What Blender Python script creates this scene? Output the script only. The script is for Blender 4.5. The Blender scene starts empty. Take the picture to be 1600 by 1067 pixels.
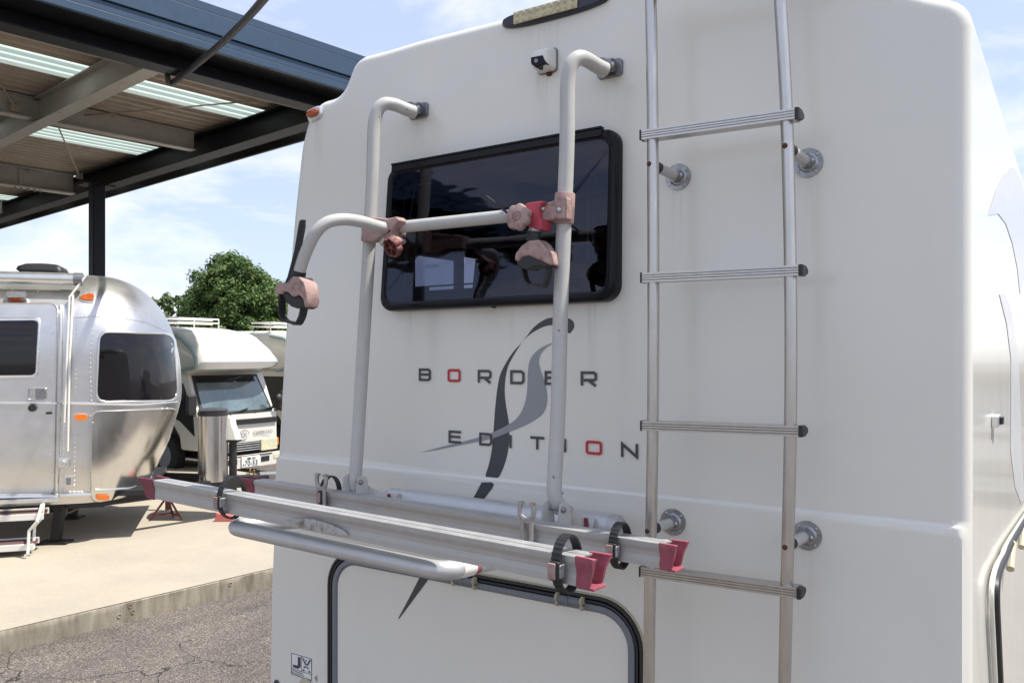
import bpy, bmesh, math, random
from mathutils import Vector, Matrix
from mathutils.bvhtree import BVHTree
random.seed(7)
S = bpy.context.scene; COL = S.collection
R = math.radians
# ------------------------------------------------------------------ camera, world, sun, exposure
F, HX, HY, YAW, CH = 1300.0, 800.0, 555.0, 34.0, 2.05
CAM = Vector((0, -2.0, CH))
VF = Vector((-math.sin(R(YAW)), math.cos(R(YAW)), 0)); VR = Vector((math.cos(R(YAW)), math.sin(R(YAW)), 0)); UP = Vector((0, 0, 1))
cd = bpy.data.cameras.new('camera'); cam = bpy.data.objects.new('camera', cd); COL.objects.link(cam); S.camera = cam
cam.location = CAM; cam.rotation_euler = (R(90), 0, R(YAW))
cd.sensor_width = 36; cd.lens = F / 1600 * 36; cd.shift_y = 21.5 / 1600; cd.clip_start = .05; cd.clip_end = 3000
SUN = Vector((.40, .205, .89)).normalized()
w = bpy.data.worlds.new('World'); S.world = w; w.use_nodes = True
nt = w.node_tree; N = nt.nodes; Lk = nt.links; N.clear()
sky = N.new('ShaderNodeTexSky'); sky.sky_type = 'NISHITA'; sky.sun_disc = False
sky.sun_elevation = math.asin(SUN.z); sky.sun_rotation = math.atan2(SUN.x, SUN.y); sky.air_density = 1.0; sky.dust_density = .8; sky.ozone_density = 1.5
tc = N.new('ShaderNodeTexCoord'); mp = N.new('ShaderNodeMapping'); mp.inputs['Scale'].default_value = (1.0, 1.0, 3.2); mp.inputs['Location'].default_value = (.3, 1.1, .25)
n1 = N.new('ShaderNodeTexNoise'); n1.inputs['Scale'].default_value = 3.4; n1.inputs['Detail'].default_value = 9; n1.inputs['Roughness'].default_value = .58; n1.inputs['Distortion'].default_value = .35
rp = N.new('ShaderNodeValToRGB'); rp.color_ramp.elements[0].position = .44; rp.color_ramp.elements[1].position = .64
sep = N.new('ShaderNodeSeparateXYZ'); mr = N.new('ShaderNodeMapRange'); mr.inputs['From Min'].default_value = .02; mr.inputs['From Max'].default_value = .42; mr.inputs['To Min'].default_value = 1.0; mr.inputs['To Max'].default_value = .60
mul = N.new('ShaderNodeMath'); mul.operation = 'MULTIPLY'
mix = N.new('ShaderNodeMixRGB'); mix.inputs['Color2'].default_value = (7.0, 6.85, 6.95, 1)
mix0 = N.new('ShaderNodeMixRGB'); mix0.inputs['Fac'].default_value = .62; mix0.inputs['Color2'].default_value = (4.5, 5.15, 7.0, 1)
bg = N.new('ShaderNodeBackground'); bg.inputs['Strength'].default_value = .11; out = N.new('ShaderNodeOutputWorld')
Lk.new(tc.outputs['Generated'], mp.inputs['Vector']); Lk.new(mp.outputs[0], n1.inputs['Vector']); Lk.new(n1.outputs['Fac'], rp.inputs[0])
Lk.new(tc.outputs['Generated'], sep.inputs[0]); Lk.new(sep.outputs['Z'], mr.inputs['Value']); Lk.new(rp.outputs['Color'], mul.inputs[0]); Lk.new(mr.outputs[0], mul.inputs[1])
Lk.new(sky.outputs[0], mix0.inputs['Color1']); Lk.new(mul.outputs[0], mix.inputs['Fac']); Lk.new(mix0.outputs[0], mix.inputs['Color1']); Lk.new(mix.outputs[0], bg.inputs['Color']); Lk.new(bg.outputs[0], out.inputs[0])
sd = bpy.data.lights.new('sun', 'SUN'); sd.energy = 4.3; sd.angle = R(.6); sd.color = (1, .95, .86)
so = bpy.data.objects.new('sun', sd); COL.objects.link(so); so.rotation_euler = SUN.to_track_quat('Z', 'Y').to_euler()
S.view_settings.view_transform = 'Standard'; S.view_settings.look = 'None'; S.view_settings.gamma = 1; S.view_settings.exposure = 0.68
S.view_settings.use_curve_mapping = False
S.render.engine = 'CYCLES'

# ------------------------------------------------------------------ projection helpers (place things on real planes)
def ray(px, py): return VF * F + VR * (px - HX) + UP * (HY - py)
def P(px, py, y=0.0):
    r = ray(px, py); return CAM + r * ((y - CAM.y) / r.y)
def PZ(px, py, z=0.0):
    r = ray(px, py); return CAM + r * ((z - CAM.z) / r.z)
def PX(px, py, x):
    r = ray(px, py); return CAM + r * ((x - CAM.x) / r.x)
def PD(px, py, d): return CAM + ray(px, py) * (d / F)
def dep(p): return (p - CAM).dot(VF)
def sz(px, p): return px * dep(p) / F            # pixels at a point -> metres

# ------------------------------------------------------------------ materials
MATS = {}
def mat(name, col, rough=.5, metal=0, var=.06, vscale=8, bump=0, bscale=200, spec=.5, coat=0, streak=0, col2=None, c2=(.55, .7), c2scale=3, aniso=0):
    m = bpy.data.materials.new(name); m.use_nodes = True; t = m.node_tree; n = t.nodes; L = t.links
    b = n['Principled BSDF']; b.inputs['Roughness'].default_value = rough; b.inputs['Metallic'].default_value = metal
    b.inputs['Specular IOR Level'].default_value = spec; b.inputs['Coat Weight'].default_value = coat; b.inputs['Coat Roughness'].default_value = .08
    b.inputs['Anisotropic'].default_value = aniso
    tcx = n.new('ShaderNodeTexCoord'); mpp = n.new('ShaderNodeMapping'); L.new(tcx.outputs['Object'], mpp.inputs[0])
    if streak: mpp.inputs['Scale'].default_value = (streak, streak, 1)
    no = n.new('ShaderNodeTexNoise'); no.inputs['Scale'].default_value = vscale; no.inputs['Detail'].default_value = 6; no.inputs['Roughness'].default_value = .65
    L.new(mpp.outputs[0], no.inputs['Vector'])
    cr = n.new('ShaderNodeValToRGB'); cr.color_ramp.elements[0].position = .3; cr.color_ramp.elements[1].position = .7
    cr.color_ramp.elements[0].color = tuple(c * (1 - var) for c in col) + (1,); cr.color_ramp.elements[1].color = tuple(min(1, c * (1 + var)) for c in col) + (1,)
    L.new(no.outputs['Fac'], cr.inputs[0]); src = cr.outputs[0]
    if col2:
        n2 = n.new('ShaderNodeTexNoise'); n2.inputs['Scale'].default_value = c2scale; n2.inputs['Detail'].default_value = 8; L.new(mpp.outputs[0], n2.inputs['Vector'])
        r2 = n.new('ShaderNodeValToRGB'); r2.color_ramp.elements[0].position = c2[0]; r2.color_ramp.elements[1].position = c2[1]; L.new(n2.outputs['Fac'], r2.inputs[0])
        mx = n.new('ShaderNodeMixRGB'); mx.inputs['Color2'].default_value = col2 + (1,); L.new(r2.outputs[0], mx.inputs['Fac']); L.new(src, mx.inputs['Color1']); src = mx.outputs[0]
    L.new(src, b.inputs['Base Color'])
    rr = n.new('ShaderNodeMapRange'); rr.inputs['To Min'].default_value = max(.02, rough * .8); rr.inputs['To Max'].default_value = min(1, rough * 1.25); L.new(no.outputs['Fac'], rr.inputs['Value']); L.new(rr.outputs[0], b.inputs['Roughness'])
    if bump:
        nb = n.new('ShaderNodeTexNoise'); nb.inputs['Scale'].default_value = bscale; nb.inputs['Detail'].default_value = 5; L.new(mpp.outputs[0], nb.inputs['Vector'])
        bp = n.new('ShaderNodeBump'); bp.inputs['Strength'].default_value = bump; bp.inputs['Distance'].default_value = .01; L.new(nb.outputs['Fac'], bp.inputs['Height']); L.new(bp.outputs[0], b.inputs['Normal'])
    MATS[name] = m; return m
gel = mat('white_gelcoat', (.735, .72, .655), .22, var=.012, vscale=2, bump=.02, bscale=3, coat=.3, col2=(.69, .675, .61), c2=(.60, .95), c2scale=2.5, streak=2.2)
white = mat('white_paint', (.74, .72, .66), .25, var=.03, coat=.5)
tubew = mat('pale_grey_tube', (.47, .465, .44), .33, var=.04, vscale=30, col2=(.30, .28, .26), c2=(.72, .76), c2scale=25)
alu = mat('brushed_aluminium', (.50, .50, .495), .55, .75, var=.06, vscale=30, bump=.02)
alut = mat('silver_tube', (.56, .57, .58), .42, .6, var=.05, vscale=20)
def grime(m, pts):
    t = m.node_tree; n = t.nodes; L = t.links; b = n['Principled BSDF']; src = b.inputs['Base Color'].links[0].from_socket
    tcx = n.new('ShaderNodeTexCoord'); sp = n.new('ShaderNodeSeparateXYZ'); L.new(tcx.outputs['Object'], sp.inputs[0])
    mpp = n.new('ShaderNodeMapping'); mpp.inputs['Scale'].default_value = (90, 90, 5); L.new(tcx.outputs['Object'], mpp.inputs[0]); no = n.new('ShaderNodeTexNoise'); no.inputs['Detail'].default_value = 4; no.inputs['Scale'].default_value = 1; L.new(mpp.outputs[0], no.inputs['Vector'])
    cr = n.new('ShaderNodeMapRange'); cr.inputs['From Min'].default_value = .35; cr.inputs['From Max'].default_value = .75; L.new(no.outputs[0], cr.inputs['Value'])
    def M(op, a, b_): 
        q = n.new('ShaderNodeMath'); q.operation = op
        for i, v in enumerate((a, b_)):
            if isinstance(v, (int, float)): q.inputs[i].default_value = v
            else: L.new(v, q.inputs[i])
        return q.outputs[0]
    tot = 0.0
    for (x, z, wd, ln, am) in pts:
        dx = M('DIVIDE', M('ABSOLUTE', M('SUBTRACT', sp.outputs[0], x), 0), wd); fx_ = n.new('ShaderNodeMapRange'); fx_.interpolation_type = 'SMOOTHSTEP'; fx_.inputs['From Min'].default_value = 1; fx_.inputs['From Max'].default_value = .2; L.new(dx, fx_.inputs['Value'])
        dz = M('DIVIDE', M('SUBTRACT', z, sp.outputs[2]), ln); fz_ = n.new('ShaderNodeMapRange'); fz_.interpolation_type = 'SMOOTHSTEP'; fz_.inputs['From Min'].default_value = 1; fz_.inputs['From Max'].default_value = 0; L.new(dz, fz_.inputs['Value'])
        up = M('GREATER_THAN', dz, 0.0); tot = M('MAXIMUM', M('MULTIPLY', M('MULTIPLY', M('MULTIPLY', fx_.outputs[0], fz_.outputs[0]), up), am), tot)
    fac = M('MULTIPLY', tot, cr.outputs[0]); mx = n.new('ShaderNodeMixRGB'); mx.inputs['Color2'].default_value = (.30, .25, .18, 1); L.new(fac, mx.inputs['Fac']); L.new(src, mx.inputs['Color1']); L.new(mx.outputs[0], b.inputs['Base Color'])
_g = []
for px_, py_, w_, l_, a_ in ((655, 190, .035, .22, .15), (955, 122, .035, .22, .15), (846, 112, .03, .20, .35), (1060, 300, .035, .28, .15), (1263, 278, .035, .28, .15), (1052, 838, .035, .25, .15), (1261, 860, .035, .25, .15), (640, 486, .015, .20, .30), (925, 474, .02, .26, .35), (850, 40, .10, .12, .22), (497, 192, .03, .18, .35), (800, 480, .012, .15, .28)):
    _p = P(px_, py_, 0); _g.append((_p.x + 1.28, _p.z, w_, l_, a_))
grime(gel, _g)
lad = mat('ladder_aluminium', (.55, .53, .50), .32, 1, var=.08, vscale=14, bump=.03, bscale=60, streak=4)
cast = mat('cast_grey_metal', (.25, .25, .26), .42, .8, var=.2, vscale=60, bump=.15, bscale=150)
galv = mat('galvanised_flange', (.36, .37, .38), .36, .9, var=.25, vscale=70, bump=.1, bscale=120)
pinkf = mat('sun_faded_pink_plastic', (.37, .25, .225), .62, var=.16, vscale=30, col2=(.22, .13, .115), c2=(.50, .72), c2scale=55, bump=.12, bscale=300)
redp = mat('red_plastic', (.42, .055, .085), .42, var=.12, vscale=30)
pinkcap = mat('pink_red_plastic_cap', (.30, .07, .10), .5, var=.2, vscale=30, col2=(.38, .16, .18), c2=(.55, .8), c2scale=20)
darkcap = mat('maroon_plastic_cap', (.20, .03, .055), .5, var=.15)
blk = mat('black_rubber', (.018, .018, .019), .48, var=.2, vscale=30)
blkg = mat('black_gloss_frame', (.006, .006, .009), .24, var=.2, spec=.22)
graf = mat('charcoal_vinyl', (.055, .058, .066), .35, var=.06)
greyv = mat('grey_vinyl', (.27, .29, .31), .30, .2, var=.05)
redv = mat('red_vinyl', (.50, .02, .025), .35, var=.06)
bluegrey = mat('blue_grey_rubber', (.17, .18, .20), .45, var=.08)
cream = mat('cream_plastic', (.45, .40, .27), .5, var=.1)
amber = mat('amber_lens', (.85, .20, .01), .18, var=.15, vscale=90, coat=.5)
amberd = mat('amber_dark_lens', (.38, .075, .01), .2, var=.2, vscale=120, coat=.5)
lens = mat('clear_led_lens', (.50, .44, .26), .2, var=.25, vscale=60, bump=.3, bscale=60, coat=.4)
navyp = mat('navy_lamp_housing', (.02, .024, .04), .3, var=.1)
rust = mat('rusty_bolt', (.10, .035, .02), .8, var=.4, vscale=200, bump=.3, bscale=300)
steel = mat('bolt_steel', (.5, .5, .5), .3, 1, var=.1)
skin = mat('polished_aluminium_skin', (.64, .63, .615), .37, 1, var=.05, vscale=6, bump=.035, bscale=1.3, streak=.6)
skin2 = mat('stainless_guard', (.66, .65, .63), .21, 1, var=.05, vscale=5, bump=.012, bscale=2, streak=3)
trim = mat('satin_trim', (.72, .72, .70), .3, .9, var=.06)
navy = mat('navy_fascia_paint', (.028, .060, .108), .42, var=.05)
blackst = mat('black_painted_steel', (.006, .007, .010), .45, var=.2, spec=.22)
beige = mat('beige_painted_steel', (.36, .335, .30), .5, var=.10, vscale=4, col2=(.20, .15, .11), c2=(.62, .8), c2scale=6)
decku = mat('brown_grey_deck_underside', (.34, .28, .225), .6, var=.14, vscale=3)
rustrod = mat('rusty_rod', (.28, .22, .17), .6, var=.3, vscale=60)
steelblk = mat('chassis_black', (.012, .012, .013), .5, var=.3)
tread = mat('brown_tread', (.12, .065, .06), .8, var=.2, vscale=60)
redjack = mat('dark_red_painted_steel', (.13, .025, .02), .5, var=.2)
pinkblk = mat('pink_block', (.60, .16, .14), .6)
teal = mat('teal_trim', (.27, .36, .35), .4)
camw = mat('cream_white_camper_paint', (.68, .66, .60), .25, var=.03, coat=.5, col2=(.56, .52, .44), c2=(.6, .9))
tyre = mat('tyre_rubber', (.02, .02, .02), .8, var=.2)
plate = mat('plate_white', (.75, .75, .73), .4, var=.02)
plateg = mat('plate_green_print', (.03, .09, .06), .5)
inner = mat('cabin_lining', (.06, .05, .045), .7, var=.2)
bark = mat('bark', (.09, .07, .05), .9, var=.3, bump=.5, bscale=20)

def glassmat(name, tint, rough=.03, ior=1.5, refl=(1, 1, 1)):
    m = bpy.data.materials.new(name); m.use_nodes = True; t = m.node_tree; n = t.nodes; n.clear()
    tr = n.new('ShaderNodeBsdfTransparent'); tr.inputs[0].default_value = tint + (1,); gl = n.new('ShaderNodeBsdfGlossy'); gl.inputs['Roughness'].default_value = rough; gl.inputs['Color'].default_value = refl + (1,)
    ge = n.new('ShaderNodeNewGeometry'); dt = n.new('ShaderNodeVectorMath'); dt.operation = 'DOT_PRODUCT'; t.links.new(ge.outputs['Normal'], dt.inputs[0]); t.links.new(ge.outputs['Incoming'], dt.inputs[1])
    ab = n.new('ShaderNodeMath'); ab.operation = 'ABSOLUTE'; t.links.new(dt.outputs['Value'], ab.inputs[0]); sb = n.new('ShaderNodeMath'); sb.operation = 'SUBTRACT'; sb.inputs[0].default_value = 1; t.links.new(ab.outputs[0], sb.inputs[1])
    pw_ = n.new('ShaderNodeMath'); pw_.operation = 'POWER'; pw_.inputs[1].default_value = 5; t.links.new(sb.outputs[0], pw_.inputs[0]); f0 = ((ior - 1) / (ior + 1)) ** 2 * 1.1
    fr = n.new('ShaderNodeMath'); fr.operation = 'MULTIPLY_ADD'; fr.inputs[1].default_value = 1 - f0; fr.inputs[2].default_value = f0; t.links.new(pw_.outputs[0], fr.inputs[0]); mx = n.new('ShaderNodeMixShader'); o = n.new('ShaderNodeOutputMaterial')
    no = n.new('ShaderNodeTexNoise'); no.inputs['Scale'].default_value = 3; bp = n.new('ShaderNodeBump'); bp.inputs['Strength'].default_value = .06; bp.inputs['Distance'].default_value = .02
    t.links.new(no.outputs['Fac'], bp.inputs['Height']); t.links.new(bp.outputs[0], gl.inputs['Normal'])
    t.links.new(fr.outputs[0], mx.inputs[0]); t.links.new(tr.outputs[0], mx.inputs[1]); t.links.new(gl.outputs[0], mx.inputs[2]); t.links.new(mx.outputs[0], o.inputs[0])
    MATS[name] = m; return m
tintg = glassmat('smoked_acrylic', (.16, .16, .21), ior=1.62, refl=(.62, .64, .80))
clearg = glassmat('window_glass', (.85, .88, .92))
darkg = mat('dark_tinted_glass', (.008, .007, .009), .06, var=.1, coat=.1, spec=.4)
wsg = mat('windscreen_glass', (.10, .145, .155), .05, var=.5, vscale=1.5, coat=1, spec=1)
def transluc():
    m = bpy.data.materials.new('translucent_roof_sheet'); m.use_nodes = True; t = m.node_tree; n = t.nodes; n.clear()
    a = n.new('ShaderNodeBsdfTranslucent'); a.inputs[0].default_value = (.62, .72, .66, 1); d = n.new('ShaderNodeBsdfDiffuse'); d.inputs[0].default_value = (.6, .65, .6, 1)
    mx = n.new('ShaderNodeMixShader'); mx.inputs[0].default_value = .3; o = n.new('ShaderNodeOutputMaterial')
    no = n.new('ShaderNodeTexNoise'); no.inputs['Scale'].default_value = 3; cr = n.new('ShaderNodeValToRGB'); cr.color_ramp.elements[0].color = (.40, .50, .45, 1); cr.color_ramp.elements[1].color = (.60, .68, .63, 1)
    t.links.new(no.outputs[0], cr.inputs[0]); t.links.new(cr.outputs[0], a.inputs[0])
    t.links.new(a.outputs[0], mx.inputs[1]); t.links.new(d.outputs[0], mx.inputs[2]); t.links.new(mx.outputs[0], o.inputs[0]); return m
translm = transluc()
def leafmat(name, c1, c2):
    m = bpy.data.materials.new(name); m.use_nodes = True; t = m.node_tree; n = t.nodes; b = n['Principled BSDF']; b.inputs['Roughness'].default_value = .6
    no = n.new('ShaderNodeTexNoise'); no.inputs['Scale'].default_value = 1.2; no.inputs['Detail'].default_value = 4
    tcx = n.new('ShaderNodeTexCoord'); t.links.new(tcx.outputs['Object'], no.inputs[0])
    cr = n.new('ShaderNodeValToRGB'); cr.color_ramp.elements[0].position = .35; cr.color_ramp.elements[1].position = .65; cr.color_ramp.elements[0].color = c1 + (1,); cr.color_ramp.elements[1].color = c2 + (1,)
    t.links.new(no.outputs[0], cr.inputs[0]); t.links.new(cr.outputs[0], b.inputs['Base Color'])
    tl = n.new('ShaderNodeBsdfTranslucent'); t.links.new(cr.outputs[0], tl.inputs[0]); mx = n.new('ShaderNodeMixShader'); mx.inputs[0].default_value = .35
    t.links.new(b.outputs[0], mx.inputs[1]); t.links.new(tl.outputs[0], mx.inputs[2]); t.links.new(mx.outputs[0], n['Material Output'].inputs[0]); return m
leafg = leafmat('broadleaf_foliage', (.055, .11, .025), (.13, .20, .05))
leafl = leafmat('pale_foliage', (.07, .12, .04), (.12, .18, .06))

# ------------------------------------------------------------------ mesh helpers
class MB:
    def __init__(s): s.v = []; s.f = []
    def add(s, vs, fs):
        o = len(s.v); s.v += [Vector(v) for v in vs]; s.f += [tuple(i + o for i in f) for f in fs]; return s
    def box(s, c, ax, ay, az):
        c = Vector(c); ax, ay, az = Vector(ax) / 2, Vector(ay) / 2, Vector(az) / 2
        vs = [c + ax * i + ay * j + az * k for i in (-1, 1) for j in (-1, 1) for k in (-1, 1)]
        return s.add(vs, [(0, 1, 3, 2), (4, 6, 7, 5), (0, 4, 5, 1), (2, 3, 7, 6), (0, 2, 6, 4), (1, 5, 7, 3)])
    def bx(s, x0, x1, y0, y1, z0, z1): return s.box(((x0 + x1) / 2, (y0 + y1) / 2, (z0 + z1) / 2), (x1 - x0, 0, 0), (0, y1 - y0, 0), (0, 0, z1 - z0))
    def tube(s, pts, r, seg=16, cap=True, closed=False):
        pts = [Vector(p) for p in pts]; n = len(pts); rr = r if isinstance(r, (list, tuple)) else [r] * n
        vs = []; fs = []; prev = None
        for i, p in enumerate(pts):
            if closed: t = (pts[(i + 1) % n] - pts[i - 1]).normalized()
            else: t = (pts[min(i + 1, n - 1)] - pts[max(i - 1, 0)]).normalized()
            if prev is None:
                a = t.orthogonal().normalized()
            else: a = (prev - t * prev.dot(t)).normalized()
            prev = a; b = t.cross(a)
            vs += [p + (a * math.cos(2 * math.pi * k / seg) + b * math.sin(2 * math.pi * k / seg)) * rr[i] for k in range(seg)]
        for i in range(n if closed else n - 1):
            j = (i + 1) % n
            for k in range(seg): fs.append((i * seg + k, i * seg + (k + 1) % seg, j * seg + (k + 1) % seg, j * seg + k))
        if cap and not closed: fs.append(tuple(reversed(range(seg)))); fs.append(tuple((n - 1) * seg + k for k in range(seg)))
        return s.add(vs, fs)
    def cyl(s, a, b, r, seg=20, r2=None): return s.tube([a, b], [r, r if r2 is None else r2], seg)
    def prism(s, pts, d):                       # polygon of 3-D points pushed along d
        pts = [Vector(p) for p in pts]; n = len(pts); d = Vector(d)
        return s.add(pts + [p + d for p in pts], [tuple(range(n)), tuple(reversed(range(n, 2 * n)))] + [(i, i + n, (i + 1) % n + n, (i + 1) % n) for i in range(n)])
    def dome(s, c, nrm, r, h=.5, seg=10, rings=3):
        nrm = Vector(nrm).normalized(); a = nrm.orthogonal().normalized(); b = nrm.cross(a); vs = []; fs = []
        for i in range(rings):
            t = i / rings * math.pi / 2
            vs += [Vector(c) + (a * math.cos(2 * math.pi * k / seg) + b * math.sin(2 * math.pi * k / seg)) * r * math.cos(t) + nrm * r * h * math.sin(t) for k in range(seg)]
        vs.append(Vector(c) + nrm * r * h)
        for i in range(rings - 1):
            for k in range(seg): fs.append((i * seg + k, i * seg + (k + 1) % seg, (i + 1) * seg + (k + 1) % seg, (i + 1) * seg + k))
        for k in range(seg): fs.append(((rings - 1) * seg + k, (rings - 1) * seg + (k + 1) % seg, rings * seg))
        return s.add(vs, fs)
    def rings(s, rs, closed=True, cap0=False, cap1=False):
        n = len(rs[0]); vs = [p for r_ in rs for p in r_]; fs = []
        for i in range(len(rs) - 1):
            for k in range(n if closed else n - 1): fs.append((i * n + k, i * n + (k + 1) % n, (i + 1) * n + (k + 1) % n, (i + 1) * n + k))
        if cap0: fs.append(tuple(reversed(range(n))))
        if cap1: fs.append(tuple((len(rs) - 1) * n + k for k in range(n)))
        return s.add(vs, fs)
    def build(s, name, m, parent=None, smooth=False, bevel=0, seg=2, wn=False, ang=35, merge=False):
        org = parent_world(parent) if parent else Vector((0, 0, 0))
        me = bpy.data.meshes.new(name); me.from_pydata([v - org for v in s.v], [], s.f)
        bm = bmesh.new(); bm.from_mesh(me)
        if merge: bmesh.ops.remove_doubles(bm, verts=bm.verts, dist=1e-5)
        bmesh.ops.recalc_face_normals(bm, faces=bm.faces); bm.to_mesh(me); bm.free()
        me.materials.append(m)
        for p in me.polygons: p.use_smooth = smooth or bevel > 0
        o = bpy.data.objects.new(name, me); COL.objects.link(o)
        if (smooth or bevel > 0): me.set_sharp_from_angle(angle=R(ang))
        if bevel:
            b = o.modifiers.new('bevel', 'BEVEL'); b.width = bevel; b.segments = seg; b.limit_method = 'ANGLE'; b.angle_limit = R(40); b.harden_normals = True
        if wn: x = o.modifiers.new('wn', 'WEIGHTED_NORMAL'); x.keep_sharp = True; x.weight = 100
        if parent: o.parent = parent
        return o
def parent_world(p):
    v = Vector((0, 0, 0))
    while p: v = v + p.location; p = p.parent
    return v
def tag(o, label=None, cat=None, group=None, kind=None):
    if label: o['label'] = label
    if cat: o['category'] = cat
    if group: o['group'] = group
    if kind: o['kind'] = kind
    return o
def thing(name, loc, label, cat, group=None):
    o = bpy.data.objects.new(name, None); COL.objects.link(o); o.location = loc; o.empty_display_size = .2
    return tag(o, label, cat, group)
def spline(pts, n=8):                           # Catmull-Rom through points
    pts = [Vector(p) for p in pts]; q = [pts[0] * 2 - pts[1]] + pts + [pts[-1] * 2 - pts[-2]]; out_ = []
    for i in range(1, len(q) - 2):
        for k in range(n):
            t = k / n; a, b, c, d = q[i - 1], q[i], q[i + 1], q[i + 2]
            out_.append(.5 * ((2 * b) + (c - a) * t + (2 * a - 5 * b + 4 * c - d) * t * t + (3 * b - a - 3 * c + d) * t ** 3))
    return out_ + [pts[-1]]
def bend(pts, rad, n=7):                        # polyline with rounded corners
    pts = [Vector(p) for p in pts]; o = [pts[0]]
    for i in range(1, len(pts) - 1):
        a = (pts[i - 1] - pts[i]); b = (pts[i + 1] - pts[i]); r_ = rad[i - 1] if isinstance(rad, list) else rad
        r_ = min(r_, a.length * .49, b.length * .49); p0 = pts[i] + a.normalized() * r_; p1 = pts[i] + b.normalized() * r_
        for k in range(n + 1):
            t = k / n; o.append(p0 * (1 - t) ** 2 + pts[i] * 2 * t * (1 - t) + p1 * t * t)
    return o + [pts[-1]]
def fillet2(poly, rads, n=6):
    o = []; m = len(poly)
    for i in range(m):
        p = Vector(poly[i]); a = Vector(poly[i - 1]) - p; b = Vector(poly[(i + 1) % m]) - p; r_ = min(rads[i] if isinstance(rads, list) else rads, a.length * .49, b.length * .49)
        if r_ < 1e-5: o.append(p); continue
        p0 = p + a.normalized() * r_; p1 = p + b.normalized() * r_
        for k in range(n + 1):
            t = k / n; o.append(p0 * (1 - t) ** 2 + p * 2 * t * (1 - t) + p1 * t * t)
    return o
def rrect(x0, x1, z0, z1, r, n=8):
    c = [(x1 - r, z1 - r, 0), (x0 + r, z1 - r, 90), (x0 + r, z0 + r, 180), (x1 - r, z0 + r, 270)]; o = []
    for cx, cz, a in c:
        for k in range(n + 1): o.append((cx + r * math.cos(R(a + 90 * k / n)), cz + r * math.sin(R(a + 90 * k / n))))
    return o
def fillpoly(pts3, d, name, m, parent, bevel=0):     # concave polygon sheet with thickness d
    me_b = bmesh.new(); org = parent_world(parent); vs = [me_b.verts.new(Vector(p) - org) for p in pts3]
    es = [me_b.edges.new((vs[i], vs[(i + 1) % len(vs)])) for i in range(len(vs))]
    bmesh.ops.triangle_fill(me_b, edges=es, use_beauty=True)
    if Vector(d).length > 0:
        g = bmesh.ops.extrude_face_region(me_b, geom=list(me_b.faces)); bmesh.ops.translate(me_b, verts=[e for e in g['geom'] if isinstance(e, bmesh.types.BMVert)], vec=d)
    bmesh.ops.recalc_face_normals(me_b, faces=me_b.faces)
    me = bpy.data.meshes.new(name); me_b.to_mesh(me); me_b.free(); me.materials.append(m); o = bpy.data.objects.new(name, me); COL.objects.link(o); o.parent = parent; return o
def text(body, name, m, parent, mtx, size, ext=.0005, font_scale=1.0):
    c = bpy.data.curves.new(name, 'FONT'); c.body = body; c.size = size; c.extrude = ext; c.resolution_u = 3; c.space_character = 1.05
    o = bpy.data.objects.new('tmp', c); COL.objects.link(o); dg = bpy.context.evaluated_depsgraph_get(); me = bpy.data.meshes.new_from_object(o.evaluated_get(dg)); bpy.data.objects.remove(o)
    org = parent_world(parent); me.transform(Matrix.Translation(-org) @ mtx @ Matrix.Diagonal((font_scale, 1, 1, 1))); me.materials.clear(); me.materials.append(m)
    q = bpy.data.objects.new(name, me); COL.objects.link(q); q.parent = parent; return q
def copy_tree(o, parent=None):
    c = o.copy(); COL.objects.link(c)
    if parent: c.parent = parent
    for ch in list(o.children): copy_tree(ch, c)
    return c

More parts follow.
